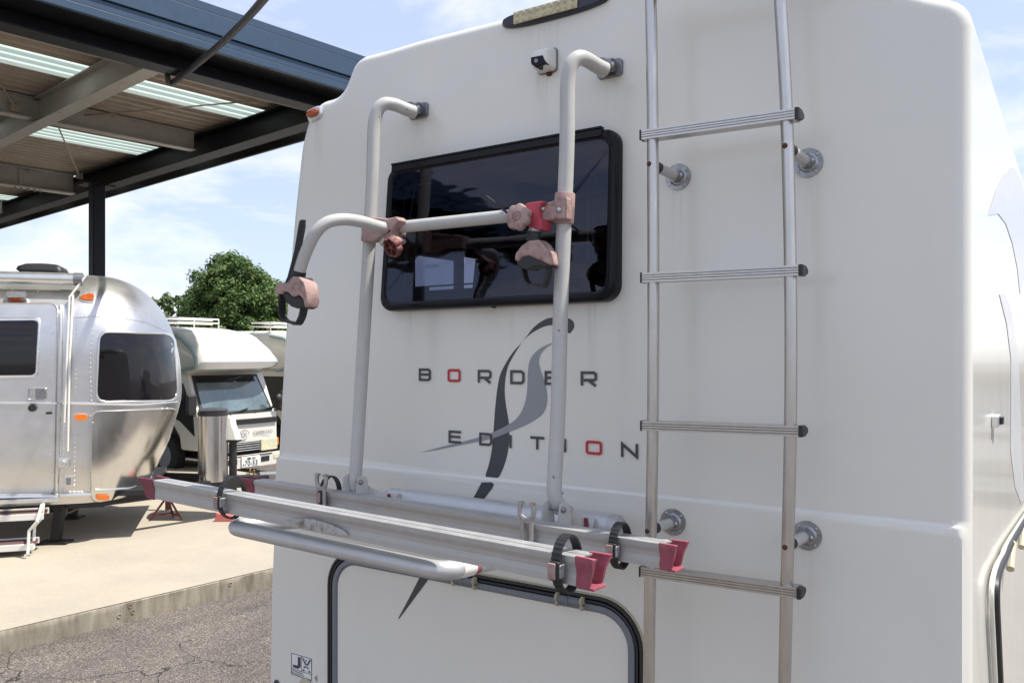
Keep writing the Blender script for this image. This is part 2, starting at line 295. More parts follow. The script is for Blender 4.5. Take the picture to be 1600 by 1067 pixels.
# ------------------------------------------------------------------ ground, slab
def groundmat():
    m = bpy.data.materials.new('worn_asphalt'); m.use_nodes = True; t = m.node_tree; n = t.nodes; L = t.links; b = n['Principled BSDF']; b.inputs['Roughness'].default_value = .85
    tcx = n.new('ShaderNodeTexCoord')
    vo = n.new('ShaderNodeTexVoronoi'); vo.inputs['Scale'].default_value = 120; L.new(tcx.outputs['Object'], vo.inputs['Vector'])
    hs = n.new('ShaderNodeValToRGB'); hs.color_ramp.elements[0].color = (.06, .052, .046, 1); hs.color_ramp.elements[1].color = (.30, .27, .25, 1); hs.color_ramp.elements[0].position = .25
    e = hs.color_ramp.elements.new(.72); e.color = (.16, .135, .118, 1)
    L.new(vo.outputs['Color'], hs.inputs[0])
    no = n.new('ShaderNodeTexNoise'); no.inputs['Scale'].default_value = .9; no.inputs['Detail'].default_value = 7; L.new(tcx.outputs['Object'], no.inputs['Vector'])
    mp_ = n.new('ShaderNodeMapping'); mp_.inputs['Scale'].default_value = (3.0, .45, 1); L.new(tcx.outputs['Object'], mp_.inputs[0])
    nb = n.new('ShaderNodeTexNoise'); nb.inputs['Scale'].default_value = 1.6; nb.inputs['Detail'].default_value = 5; L.new(mp_.outputs[0], nb.inputs['Vector'])
    ad = n.new('ShaderNodeMath'); ad.operation = 'ADD'; L.new(no.outputs[0], ad.inputs[0]); L.new(nb.outputs[0], ad.inputs[1])
    mrn = n.new('ShaderNodeMapRange'); mrn.inputs['From Min'].default_value = .7; mrn.inputs['From Max'].default_value = 1.3; mrn.inputs['To Min'].default_value = .72; mrn.inputs['To Max'].default_value = 1.35; L.new(ad.outputs[0], mrn.inputs['Value'])
    mx = n.new('ShaderNodeMixRGB'); mx.blend_type = 'MULTIPLY'; mx.inputs['Fac'].default_value = 1; L.new(hs.outputs[0], mx.inputs['Color1']); L.new(mrn.outputs[0], mx.inputs['Color2'])
    # distorted crack network
    nd = n.new('ShaderNodeTexNoise'); nd.inputs['Scale'].default_value = 3; nd.inputs['Detail'].default_value = 6; L.new(tcx.outputs['Object'], nd.inputs['Vector'])
    mxv = n.new('ShaderNodeMixRGB'); mxv.blend_type = 'LINEAR_LIGHT'; mxv.inputs['Fac'].default_value = .22; L.new(tcx.outputs['Object'], mxv.inputs['Color1']); L.new(nd.outputs['Color'], mxv.inputs['Color2'])
    vc = n.new('ShaderNodeTexVoronoi'); vc.feature = 'DISTANCE_TO_EDGE'; vc.inputs['Scale'].default_value = .95; L.new(mxv.outputs[0], vc.inputs['Vector'])
    wn_ = n.new('ShaderNodeMath'); wn_.operation = 'MULTIPLY'; wn_.inputs[1].default_value = .010; L.new(no.outputs[0], wn_.inputs[0])
    lt = n.new('ShaderNodeMath'); lt.operation = 'LESS_THAN'; L.new(vc.outputs['Distance'], lt.inputs[0]); L.new(wn_.outputs[0], lt.inputs[1])
    n3 = n.new('ShaderNodeTexNoise'); n3.inputs['Scale'].default_value = .7; L.new(tcx.outputs['Object'], n3.inputs['Vector']); gt = n.new('ShaderNodeMath'); gt.operation = 'GREATER_THAN'; gt.inputs[1].default_value = .47; L.new(n3.outputs[0], gt.inputs[0])
    ml = n.new('ShaderNodeMath'); ml.operation = 'MULTIPLY'; L.new(lt.outputs[0], ml.inputs[0]); L.new(gt.outputs[0], ml.inputs[1])
    mc = n.new('ShaderNodeMixRGB'); mc.inputs['Color2'].default_value = (.03, .026, .023, 1); L.new(ml.outputs[0], mc.inputs['Fac']); L.new(mx.outputs[0], mc.inputs['Color1']); L.new(mc.outputs[0], b.inputs['Base Color'])
    bp = n.new('ShaderNodeBump'); bp.inputs['Strength'].default_value = .7; bp.inputs['Distance'].default_value = .006; L.new(vo.outputs['Distance'], bp.inputs['Height']); L.new(bp.outputs[0], b.inputs['Normal']); return m
def concmat(name, base, stain, side=False):
    m = bpy.data.materials.new(name); m.use_nodes = True; t = m.node_tree; n = t.nodes; L = t.links; b = n['Principled BSDF']; b.inputs['Roughness'].default_value = .8
    tcx = n.new('ShaderNodeTexCoord'); mp_ = n.new('ShaderNodeMapping'); L.new(tcx.outputs['Object'], mp_.inputs[0])
    mp_.inputs['Scale'].default_value = (6, 6, .9) if side else (1, 1, 1)
    no = n.new('ShaderNodeTexNoise'); no.inputs['Scale'].default_value = 1.5 if side else .9; no.inputs['Detail'].default_value = 9; no.inputs['Roughness'].default_value = .65; L.new(mp_.outputs[0], no.inputs['Vector'])
    cr = n.new('ShaderNodeValToRGB'); cr.color_ramp.elements[0].position = .36; cr.color_ramp.elements[1].position = .60 if side else .66; cr.color_ramp.elements[0].color = stain + (1,); cr.color_ramp.elements[1].color = base + (1,); L.new(no.outputs[0], cr.inputs[0])
    n2 = n.new('ShaderNodeTexNoise'); n2.inputs['Scale'].default_value = 60; n2.inputs['Detail'].default_value = 4; L.new(tcx.outputs['Object'], n2.inputs['Vector'])
    mrn = n.new('ShaderNodeMapRange'); mrn.inputs['To Min'].default_value = .86; mrn.inputs['To Max'].default_value = 1.14; L.new(n2.outputs[0], mrn.inputs['Value'])
    mx = n.new('ShaderNodeMixRGB'); mx.blend_type = 'MULTIPLY'; mx.inputs['Fac'].default_value = 1; L.new(cr.outputs[0], mx.inputs['Color1']); L.new(mrn.outputs[0], mx.inputs['Color2']); L.new(mx.outputs[0], b.inputs['Base Color'])
    bp = n.new('ShaderNodeBump'); bp.inputs['Strength'].default_value = .25; bp.inputs['Distance'].default_value = .005; L.new(n2.outputs[0], bp.inputs['Height']); L.new(bp.outputs[0], b.inputs['Normal']); return m
asphalt = groundmat(); conc = concmat('pale_concrete', (.415, .365, .29), (.35, .31, .25)); concs = concmat('stained_concrete_edge', (.36, .325, .26), (.18, .155, .115), True)
g = MB().add([(-600, -600, 0), (600, -600, 0), (600, 900, 0), (-600, 900, 0)], [(0, 1, 2, 3)]).build('ground', asphalt); tag(g, kind='structure')
E1 = Vector((math.sin(R(7.3)), math.cos(R(7.3)), 0)); E2 = Vector((-E1.y, E1.x, 0))     # along the kerb / away from it
ST = .16
k0 = PZ(0, 985, ST); k1 = PZ(422, 888, ST)
ke = (k1 - k0).normalized(); kn = Vector((-ke.y, ke.x, 0))
a = k0 - ke * 7; b_ = a + ke * 17.5
fa = PZ(400, 745, ST); far_ = ((fa - a).dot(ke)); 
b_ = a + ke * (far_ + .2)
sl = MB().add([a, b_, b_ + kn * 22, a + kn * 22], [(0, 1, 2, 3)]).build('concrete_slab', conc); tag(sl, kind='structure')
ks = MB(); nseg = 120; rows = [(0, -.003), (.05, 0), (.11, .002), (ST - .012, .002), (ST - .003, -.004), (ST - .0005, -.016)]
ringz = []
for (zz, off) in rows:
    ringz.append([a + ke * (i / nseg * (b_ - a).length) - kn * (off + random.uniform(-.0018, .0018)) + Vector((0, 0, zz + (random.uniform(-.0015, 0) if zz > .1 else 0))) - Vector((0, 0, ST)) for i in range(nseg + 1)])
ks.rings(ringz, closed=False); ks.add([b_ - Vector((0, 0, ST)), b_, b_ + kn * 22, b_ + kn * 22 - Vector((0, 0, ST))], [(0, 1, 2, 3)])
tag(ks.build('slab_edge', concs, smooth=True), kind='structure')
hol = MB()
for (hx, hy) in ((194, 949), (214, 954), (356, 914), (194, 960)):
    p = PZ(hx, hy, .09); t = (p - a).dot(ke); q = a + ke * t; q.z = ST - (hy - (985 - 97 * hx / 422)) / 33 * ST
    hol.tube([q - kn * .004 + ke * .014 * math.cos(k * R(30)) + Vector((0, 0, .014 * math.sin(k * R(30)))) for k in range(12)], .0025, 6, closed=True)
tag(hol.build('form_tie_mark', concs, smooth=True), kind='structure')

# ------------------------------------------------------------------ MOTORHOME
XR = -.178
mh = thing('motorhome', (-1.28, 0, 0), 'large white motorhome seen from its rear, lettered, with window and hatch', 'motorhome')
zc1 = P(977, 766).z; zc0 = zc1 - .011; LOW = -.009
def XZ(px, py): p = P(px, py, 0); return (p.x, p.z)
left = [XZ(*q) for q in ((430, 714), (436, 600), (444, 470), (455, 340), (463.5, 260), (468, 222))]
zb = .45
outl = [(XZ(424, 1000)[0] - .02, zb), (XZ(424, 1000)[0], 1.25), (XZ(426, 860)[0], XZ(426, 860)[1])] + left + [XZ(480, 178), XZ(497, 157), XZ(531, 148), XZ(553, 88), XZ(600, 76), XZ(658, 58), XZ(880, 1)]
zt = XZ(880, 1)[1]
outl += [(-.52, zt - .005), (-.40, zt - .05), (-.35, 2.89), (-.27, 2.84), (XR, 2.80), (XR, 2.3), (XR, 1.6), (XR, zb)]
rad = [.09, .05, .05] + [.04] * 6 + [.05, .05, .05, .05, .05, .05, .3] + [.05, .05, .03, .05, .055, .1, .1, .09]
ol = fillet2(outl, rad, 5)
# inward offset rings for the rounded rear corner
def inset(poly, d):
    o = []; n = len(poly)
    for i in range(n):
        p = Vector(poly[i]); a_ = Vector(poly[i - 1]); b2 = Vector(poly[(i + 1) % n]); t = (b2 - a_).normalized(); nn = Vector((t.y, -t.x)); o.append(p + nn * d)
    return o
sgn = 1 if sum(ol[i - 1][0] * ol[i][1] - ol[i][0] * ol[i - 1][1] for i in range(len(ol))) < 0 else -1
RC = .034; rs = []
def prof(z, y, w_=1):                           # lower wall stands proud of the upper wall
    k = 0 if z > zc1 else (1 if z < zc0 else (zc1 - z) / (zc1 - zc0)); return y + LOW * k * w_
for k in range(7):
    th = k / 6 * math.pi / 2
    rg = inset(ol, sgn * RC * (1 - math.sin(th))); yy = RC * (1 - math.cos(th)); rs.append([Vector((p[0], prof(p[1], yy, math.cos(th)), p[1])) for p in rg])
tight = [Vector((p[0], prof(p[1], 0), p[1])) for p in inset(ol, sgn * (RC + .006))]
for y in (.3, 1.2, 2.4, 5.2): rs.append([Vector((p[0], y, p[1] + (.012 * y if p[1] > 2.6 else 0))) for p in ol])
bd = MB(); bd.rings([tight] + rs, cap0=False, cap1=True)
bm = bmesh.new(); vv = [bm.verts.new(v - mh.location) for v in bd.v]
for f in bd.f: bm.faces.new([vv[i] for i in f])
nn_ = len(tight); es = [bm.edges.get((vv[i], vv[(i + 1) % nn_])) for i in range(nn_)]
bmesh.ops.triangle_fill(bm, edges=es, use_beauty=True)
for zz in (zc1, (zc0 + zc1) / 2, zc0):
    bmesh.ops.bisect_plane(bm, geom=list(bm.verts) + list(bm.edges) + list(bm.faces), plane_co=(0, 0, zz), plane_no=(0, 0, 1))
for v in bm.verts:
    if v.co.y < .0005:
        v.co.y = prof(v.co.z, 0)
    
bmesh.ops.recalc_face_normals(bm, faces=bm.faces)
me = bpy.data.meshes.new('body'); bm.to_mesh(me); bm.free(); me.materials.append(gel)
body = bpy.data.objects.new('body', me); COL.objects.link(body); body.parent = mh
# window opening and side window opening
WTL, WTR, WBR, WBL = P(608, 262, -.02), P(968, 198, -.02), P(962, 470, -.036), P(594, 487, -.036)

ox0, ox1 = (WBL.x + WTL.x) / 2 + .065, (WBR.x + WTR.x) / 2 - .065; oz0, oz1 = (WBL.z + WBR.z) / 2 + .06, (WTL.z + WTR.z) / 2 - .06
def cutter(x0, x1, y0, y1, z0, z1):
    o = MB().bx(x0, x1, y0, y1, z0, z1).build('cut', gel); return o
def cut(obj, cutters):
    for c in cutters:
        md = obj.modifiers.new('b', 'BOOLEAN'); md.object = c; md.operation = 'DIFFERENCE'; md.solver = 'EXACT'
    bpy.context.view_layer.update(); dg = bpy.context.evaluated_depsgraph_get(); nm = bpy.data.meshes.new_from_object(obj.evaluated_get(dg)); obj.modifiers.clear(); obj.data = nm
# where lines of sight through the rear pane reach the left wall
xl = outl[4][0] + .03
qa = PX(628, 457, xl); qb = PX(735, 406, xl); qa2 = PX(640, 402, xl)
sy0, sy1, sz0, sz1 = min(qa.y, qb.y), max(qa.y, qb.y), min(qa.z, PX(735, 460, xl).z), max(qa2.z, qb.z)
c1_ = cutter(ox0, ox1, -.3, .2, oz0, oz1); c2_ = cutter(xl - .4, xl + .4, sy0, sy1, sz0, sz1)
lin = MB().bx(xl + .04, XR - .05, .045, 3.4, 1.3, 2.75).build('cabin_lining', inner, mh)
c3_ = cutter(xl - .4, xl + .4, sy0 - .3 + .3, sy1, sz0, sz1); c4_ = cutter(ox0, ox1, -.3, .2, oz0, oz1)
cut(body, [c1_, c2_]); cut(lin, [c3_, c4_])
for c in (c1_, c2_, c3_, c4_): bpy.data.objects.remove(c)
def unpocket(o, skin_y, skin_x):                # drop the pocket walls so the openings go right through the thin skin
    b = bmesh.new(); b.from_mesh(o.data); dl = []
    for f in b.faces:
        c = f.calc_center_median() + parent_world(o.parent)
        if ox0 - .001 <= c.x <= ox1 + .001 and oz0 - .001 <= c.z <= oz1 + .001 and skin_y + .002 < c.y < .21: dl.append(f)
        elif sy0 - .001 <= c.y <= sy1 + .001 and sz0 - .001 <= c.z <= sz1 + .001 and c.x < xl + .41 and c.x > skin_x + .003: dl.append(f)
    bmesh.ops.delete(b, geom=dl, context='FACES'); b.to_mesh(o.data); b.free()
unpocket(body, 0, -2.32); unpocket(lin, .045, xl + .04)
for p in body.data.polygons: p.use_smooth = True
body.data.set_sharp_from_angle(angle=R(50)); x = body.modifiers.new('wn', 'WEIGHTED_NORMAL'); x.keep_sharp = True; x.weight = 100
# rear window
def wq(u, v, off=0):                            # bilinear point on the leaning window plane, off outwards
    p = (WBL * (1 - u) + WBR * u) * (1 - v) + (WTL * (1 - u) + WTR * u) * v; return p + Vector((0, -off, 0))
WW = (WTR - WTL).length; WH = (WTL - WBL).length
def wring(m_, r, off): return [wq(x_ / WW, z_ / WH, off) for x_, z_ in rrect(m_, WW - m_, m_, WH - m_, r)]
fr = MB(); fr.rings([[Vector((p.x, .012, p.z)) for p in wring(0, .045, 0)], wring(0, .045, -.004), wring(.002, .044, .004), wring(.008, .04, .011), wring(.018, .037, .012), wring(.024, .034, .008), wring(.027, .033, .005), wring(.05, .05, .006), wring(.053, .05, -.012), [Vector((p.x, .05, p.z)) for p in wring(.055, .05, 0)]])
wf = fr.build('window_frame', blkg, mh, smooth=True, ang=50)
MB().rings([wring(.0265, .033, .0065), wring(.2, .05, .0065)], cap1=True).build('window_pane', tintg, wf)
MB().rings([wring(.068, .05, -.002), wring(.0705, .05, .0), wring(.073, .05, -.002)]).build('inner_pane_edge', bluegrey, wf, smooth=True)
iw = MB().rings([wring(.052, .05, -.02), wring(.060, .05, -.02), wring(.060, .05, -.03), wring(.052, .05, -.03)]); iw.build('inner_seal', blk, wf, smooth=True)
tr_ = MB().prism([wq(.03, 1.0, 0), wq(.945, 1.0, 0), wq(.945, .955, 0), wq(.03, .955, 0)], (0, -.016, 0)); tr_.prism([wq(.03, 1.012, 0), wq(.945, 1.012, 0), wq(.945, .998, 0), wq(.03, .998, 0)], (0, -.02, 0)); tr_.build('hinge_rail', blkg, wf, bevel=.002)
for (u_, v_) in ((.2, .13), (.50, .11), (.88, .13)):   # catches on the inside of the pane
    c_ = wq(u_, v_, -.004); MB().box(c_, (.05, 0, 0), (0, .012, 0), (0, 0, .022)).box(c_ + Vector((.018, .004, -.03)), (.016, 0, 0), (0, .01, 0), (0, 0, .05)).build('window_catch', blk, wf, bevel=.004)
for x_, s_ in ((.105, 1), (.89, -1)):
    lf = MB(); lf.tube([wq(x_, .25, -.012), wq(x_ + .005 * s_, .62, -.012)], .004, 8); lf.tube([wq(x_ + .005 * s_, .62, -.012), wq(x_ + .02 * s_, .85, -.014)], .0025, 8); lf.build('window_stay', steel, wf, smooth=True)
# side window pane on the left, seen through the rear one
sw = MB(); sw.bx(xl - .075, xl - .068, sy0 - .01, sy1 + .01, sz0 - .01, sz1 + .01); sw.build('side_window', clearg, mh)
swf = MB(); 
for (ya, yb, za, zb2) in ((sy0 - .03, sy1 + .03, sz1, sz1 + .03), (sy0 - .03, sy1 + .03, sz0 - .03, sz0), (sy0 - .03, sy0, sz0, sz1), (sy1, sy1 + .03, sz0, sz1)): swf.bx(xl - .10, xl - .06, ya, yb, za, zb2)
swf.build('side_window_frame', blk, mh)
# cabin furniture glimpsed through the window
cf = MB(); cf.bx(-1.9, -1.1, 1.9, 2.5, 1.4, 2.2); cf.bx(-1.0, -.4, 1.2, 3.0, 1.4, 2.05); cf.build('cabinet', mat('wood_veneer', (.16, .10, .06), .4), mh, bevel=.02)
cu = MB(); cu.tube(spline([(-1.55, .35, 2.02), (-1.45, .38, 2.24), (-1.25, .4, 2.28), (-1.15, .4, 2.2), (-1.1, .42, 2.02)]), .012, 8); cu.tube(spline([(-1.42, .36, 2.02), (-1.36, .38, 2.22), (-1.2, .4, 2.25)]), .01, 8); cu.build('grab_rail', alut, mh, smooth=True)
cs = MB(); cs.tube(spline([(-.95, .25, 2.02), (-.9, .3, 2.16), (-.75, .32, 2.18), (-.62, .3, 2.12), (-.58, .28, 2.02)]), .05, 10); cs.build('cushion', mat('grey_cushion', (.30, .29, .29), .8), mh, smooth=True)

# lower hatch
hx0 = P(514, 950, LOW).x; hx1 = P(1009, 1000, LOW).x; hz1 = (P(560, 866, LOW).z + P(900, 915, LOW).z) / 2; hz0 = hz1 - .80
def hring(m_, r, y):
    m_ = m_ * .80 if m_ < .1 else m_
    return [Vector((x_, y, z_)) for x_, z_ in rrect(hx0 + m_, hx1 - m_, hz0 + m_, hz1 - m_, r)]
hat = MB().rings([hring(0, .13, LOW + .002), hring(0, .13, LOW - .005), hring(.005, .126, LOW - .006), hring(.005, .126, LOW + .002)]).build('hatch', cream, mh, smooth=True); hat['label'] = 'large rear hatch with rounded black rubber seal'
MB().rings([hring(.0055, .126, LOW), hring(.006, .125, LOW - .012), hring(.014, .12, LOW - .013), hring(.019, .116, LOW - .006), hring(.020, .115, LOW + .002)]).build('outer_seal', blk, hat, smooth=True, ang=60)
MB().rings([hring(.0205, .114, LOW), hring(.021, .114, LOW - .012), hring(.027, .11, LOW - .014), hring(.032, .106, LOW - .009), hring(.033, .105, LOW + .002)]).build('inner_seal', blk, hat, smooth=True, ang=60)
MB().rings([hring(.0335, .104, LOW), hring(.034, .104, LOW - .011), hring(.040, .10, LOW - .014), hring(.052, .09, LOW - .014), hring(.058, .086, LOW - .009), hring(.059, .085, LOW)]).build('hatch_frame', bluegrey, hat, smooth=True, ang=40)
HP = LOW - .007
MB().rings([hring(.0592, .085, LOW - .001), hring(.0595, .085, HP + .001), hring(.0615, .084, HP), hring(.2, .05, HP)], cap1=True).build('hatch_panel', gel, hat, smooth=True, wn=True)
for hx_ in (725, 890):
    p = P(hx_, 888 if hx_ == 725 else 922, LOW - .02); zh = hz1 - .025
    h = MB(); h.tube([(p.x - .035, LOW - .018, zh), (p.x + .035, LOW - .018, zh)], .011, 12); h.box((p.x - .004, LOW - .0185, zh), (.004, 0, 0), (0, .025, 0), (0, 0, .024))
    hh = h.build('hinge', bluegrey, hat, smooth=True)
    for s_ in (-1, 1):
        c = MB(); c.tube([(p.x + s_ * .036, LOW - .020, zh + .004), (p.x + s_ * .042, LOW - .020, zh + .004)], .013, 12); c.tube([(p.x + s_ * .036, LOW - .02, zh - .012), (p.x + s_ * .042, LOW - .02, zh - .012)], .009, 12); c.build('hinge_cap', cream, hh, smooth=True)

# marker lamp, brake light, camera, JX sticker
ml_ = MB(); e_ = []
mc_ = P(497, 180, .01); ux = Vector((.93, -.0, .1)).normalized()
def ell(c, rx, rz, y, n=28, p=2.6, tilt=.10):
    o = []
    for k in range(n):
        t = 2 * math.pi * k / n; cx, sx = math.cos(t), math.sin(t); X = rx * abs(cx) ** (2 / p) * (1 if cx >= 0 else -1); Z = rz * abs(sx) ** (2 / p) * (1 if sx >= 0 else -1)
        o.append(Vector((c.x + X, y, c.z + Z + X * tilt)))
    return o
mb = MB().rings([ell(mc_, .037, .025, .03), ell(mc_, .037, .025, -.003), ell(mc_, .031, .020, -.010)], cap1=True).build('marker_lamp', trim, mh, smooth=True)
mc2 = mc_ + Vector((-.004, 0, .002)); MB().rings([ell(mc2, .026, .014, -.010), ell(mc2, .025, .013, -.018), ell(mc2, .017, .008, -.022)], cap1=True).build('amber_lens', amberd, mb, smooth=True)
def qpt(A, B, t, y): p = P(A[0] * (1 - t) + B[0] * t, A[1] * (1 - t) + B[1] * t, y); return p
bA, bB = P(784, 42, -.01), P(930, -5, -.01); bc = (bA + bB) / 2; L_ = (bB - bA).length / 2 + .02; bc = bA + (bB - bA).normalized() * L_
bl_ = MB().rings([ell(bc, L_, .024, 0, 44, 2.6, 0), ell(bc, L_, .024, -.008, 44, 2.6, 0), ell(bc, L_ - .008, .018, -.018, 44, 3, 0)], cap1=True).build('brake_light', navyp, mh, smooth=True)
lx0, lx1 = P(803, 25, -.02).x, P(902, 5, -.02).x; nl = 9
lb = MB(); lb.bx(lx0, lx1, -.0235, -.018, bc.z - .0165, bc.z + .0175)
for i in range(nl):
    for j in range(2):
        lb.dome((lx0 + (i + .5) * (lx1 - lx0) / nl, -.0235, bc.z - .008 + j * .017), (0, -1, 0), .0075, .35, 8, 2)
lb.build('led_lens', lens, bl_, bevel=.0015)
# reversing camera
cc = P(846, 92, -.035); cw = .030
cam_ = MB(); cam_.rings([[Vector((cc.x + x_, y, cc.z + z_ - .002)) for x_, z_ in rrect(-w_, w_, -h_, h_ + t_, .012)] for (y, w_, h_, t_) in ((0, .029, .028, .008), (-.01, .029, .028, .008), (-.03, .028, .026, .006), (-.045, .0265, .024, .002), (-.052, .022, .019, -.002))], cap1=True)
cmo = cam_.build('rear_view_camera', white, mh, smooth=True, ang=60)
MB().rings([[Vector((cc.x + x_, y, cc.z + z_ - .002)) for x_, z_ in rrect(-.033, .033, -.031, .038, .012)] for y in (.002, -.004)], cap1=True).build('gasket', cast, cmo)
MB().prism([(cc.x - .023, -.0555, cc.z + .002), (cc.x + .015, -.0555, cc.z + .001), (cc.x + .026, -.0555, cc.z - .023), (cc.x - .006, -.0555, cc.z - .030), (cc.x - .022, -.0555, cc.z - .016)], (0, .03, 0)).build('camera_hood', blkg, cmo, bevel=.002)
MB().cyl((cc.x - .005, -.045, cc.z - .011), (cc.x - .003, -.0585, cc.z - .012), .0058, 14).build('camera_lens', cast, cmo, smooth=True)
MB().dome((cc.x + .006, -.004, cc.z - .03), (0, -1, -.3), .012, .3).build('rust_stain', rust, cmo, smooth=True)
# sticker
sq = [P(455, 1018, LOW - .001), P(487.5, 1029, LOW - .001), P(486, 1063, LOW - .001), P(454, 1052, LOW - .001)]
x0, x1, z1_, z0_ = sq[0].x, sq[1].x, (sq[0].z + sq[1].z) / 2, (sq[2].z + sq[3].z) / 2; wS = x1 - x0; hS = z1_ - z0_
st = MB().bx(x0, x1, LOW - .0012, LOW, z0_, z1_).build('association_sticker', plate, mh)
def SP(u, v, o=.0018): return Vector((x0 + u * wS, LOW - o, z0_ + v * hS))
def ribbon(pts, wd, closed=False):              # flat 2-D ribbon -> list of polygons
    pts = [Vector(p) for p in pts]; n = len(pts); l, r_ = [], []
    for i in range(n):
        if closed: a_, b2 = pts[i - 1], pts[(i + 1) % n]
        else: a_, b2 = pts[max(i - 1, 0)], pts[min(i + 1, n - 1)]
        d1 = (pts[i] - a_); d2 = (b2 - pts[i]); d1 = d1.normalized() if d1.length > 1e-9 else d2.normalized(); d2 = d2.normalized() if d2.length > 1e-9 else d1
        n1_ = Vector((-d1.y, d1.x)); n2_ = Vector((-d2.y, d2.x)); m_ = (n1_ + n2_); m_ = m_.normalized() if m_.length > 1e-6 else n1_; k = wd / 2 / max(.35, m_.dot(n1_)); l.append(pts[i] + m_ * k); r_.append(pts[i] - m_ * k)
    return [(l[i], l[(i + 1) % n], r_[(i + 1) % n], r_[i]) for i in range(n if closed else n - 1)]
sk = MB()
for k, rb in enumerate([([(.02, .02), (.02, .98), (.98, .98), (.98, .02)], .03, True), ([(.02, .28), (.98, .28)], .025, False), ([(.5, .28), (.5, .98)], .02, False)]):
    for q in ribbon(*rb): sk.add([SP(p[0], p[1], .0016 + k * .0002) for p in q], [(0, 1, 2, 3)])
for q in ribbon([(.40, .9), (.40, .5), (.32, .42), (.10, .42)], .13): sk.add([SP(p[0], p[1], .0024) for p in q], [(0, 1, 2, 3)])
for q in ribbon([(.56, .92), (.70, .66), (.80, .66), (.93, .92)], .06): sk.add([SP(p[0], p[1], .0025) for p in q], [(0, 1, 2, 3)])
for q in ribbon([(.62, .48), (.68, .55), (.78, .55), (.84, .48)], .05): sk.add([SP(p[0], p[1], .0025) for p in q], [(0, 1, 2, 3)])
for q in ([(.54, .34), (.60, .42), (.70, .34)], [(.80, .34), (.88, .42), (.96, .34)]): sk.add([SP(p[0], p[1], .0026) for p in q], [(0, 1, 2)])
sk.build('sticker_print', graf, st)
TXm = lambda p: Matrix.Translation(p) @ Matrix.Rotation(R(90), 4, 'X')
text('R', 'sticker_letter', graf, st, TXm(SP(.70, .76, .0026)), .012, .0001); text('JAPAN RECREATIONAL', 'sticker_lettering', graf, st, TXm(SP(.05, .17, .0026)), .0075, .0001, .72); text('VEHICLE ASSOCIATION', 'sticker_lettering', graf, st, TXm(SP(.05, .07, .0026)), .0075, .0001, .72)
a2 = P(491, 1058, LOW - .001); MB().add([a2, a2 + Vector((.014, 0, .012)), a2 + Vector((.014, 0, -.014))], [(0, 1, 2)]).build('faded_arrow_decal', pinkf, mh)
for (px_, py_, r_) in ((432, 1067, .013), (478, 1072, .03)):
    p = P(px_, py_, LOW - .004); MB().dome(p, (0, -1, 0), r_, .5, 16, 4).build('lamp_edge', navyp if r_ < .02 else cream, mh, smooth=True)
# lettering on the rear wall
zo = lambda q: (640 + q[0] / 3.334, 480 + q[1] / 3.334)
GL = {'B': [([(0, 0), (0, 1), (.86, 1), (1, .88), (1, .62), (.9, .52), (1, .42), (1, .12), (.86, 0)], True), ([(.1, .52), (.88, .52)], False)],
      'O': [([(.1, 0), (0, .1), (0, .9), (.1, 1), (.9, 1), (1, .9), (1, .1), (.9, 0)], True)],
      'R': [([(0, -.08), (0, 1), (.86, 1), (1, .88), (1, .50), (.86, .38), (.12, .38)], False), ([(.55, .30), (1, -.08)], False)],
      'D': [([(0, 0), (0, 1), (.82, 1), (1, .85), (1, .15), (.82, 0)], True)],
      'E': [([(1.08, 1), (0, 1), (0, 0), (1.08, 0)], False), ([(.1, .52), (1.04, .52)], False)],
      'I': [([(.5, -.08), (.5, 1.08)], False)], 'T': [([(-.08, 1), (1.08, 1)], False), ([(.5, .92), (.5, -.08)], False)],
      'N': [([(0, -.08), (0, 1.0), (1, 0), (1, 1.08)], False)]}
def letter(ch, bx_, m):
    a_ = zo((bx_[0], bx_[1])); b2 = zo((bx_[2], bx_[3])); pa = P(*a_, -.001); pb = P(*b2, -.001); wd = pb.x - pa.x; ht = pa.z - pb.z; stw = ht * .19
    if ch == 'I': stw = min(stw, wd)
    mb_ = MB()
    for k, (path, cl) in enumerate(GL[ch]):
        pp = [(pa.x + stw / 2 + u * (wd - stw), pb.z + stw / 2 + v * (ht - stw)) for u, v in path]
        for q in ribbon(pp, stw, cl): mb_.add([(p[0], -.0035 - k * .0003, p[1]) for p in q], [(0, 1, 2, 3)])
    o = mb_.build('letter', m, mh, merge=True)
    sdm = o.modifiers.new('s', 'SOLIDIFY'); sdm.thickness = .0006; sdm.offset = 0
for ch, bx_, m in (('B', (50, 318, 112, 385), graf), ('O', (200, 321, 267, 390), redv), ('R', (357, 325, 428, 396), graf), ('D', (526, 327, 600, 402), graf), ('E', (705, 331, 780, 406), graf), ('R', (893, 333, 978, 412), graf),
                   ('E', (205, 640, 270, 710), graf), ('D', (365, 651, 432, 723), graf), ('I', (521, 662, 534, 735), graf), ('T', (630, 670, 704, 745), graf), ('I', (804, 682, 818, 757), graf), ('O', (919, 692, 1004, 770), redv), ('N', (1103, 703, 1192, 787), graf)):
    letter(ch, bx_, m)
def swoosh(name, pts, m, y, sm=True):
    pp = [Vector(P(*zo(q), y)) for q in pts]
    if sm: pp = spline(pp + [pp[0]], 4)[:-1]
    return fillpoly(pp, (0, .0006, 0), name, m, mh)
swoosh('swoosh_decal', [(593, 174), (640, 112), (680, 78), (715, 60), (745, 54), (790, 50), (835, 61), (855, 80), (856, 105), (845, 124), (829, 136), (800, 112), (775, 97), (745, 93), (700, 101), (650, 126), (615, 151)], graf, -.0008)
swoosh('swoosh_decal', [(584, 184), (540, 232), (503, 288), (472, 350), (456, 430), (445, 530), (437, 640), (428, 740), (412, 820), (396, 872), (404, 889), (425, 892), (450, 889), (468, 879), (490, 830), (508, 770), (518, 700), (518, 620), (510, 560), (500, 500), (495, 440), (499, 370), (514, 305), (545, 245)], graf, -.0008)
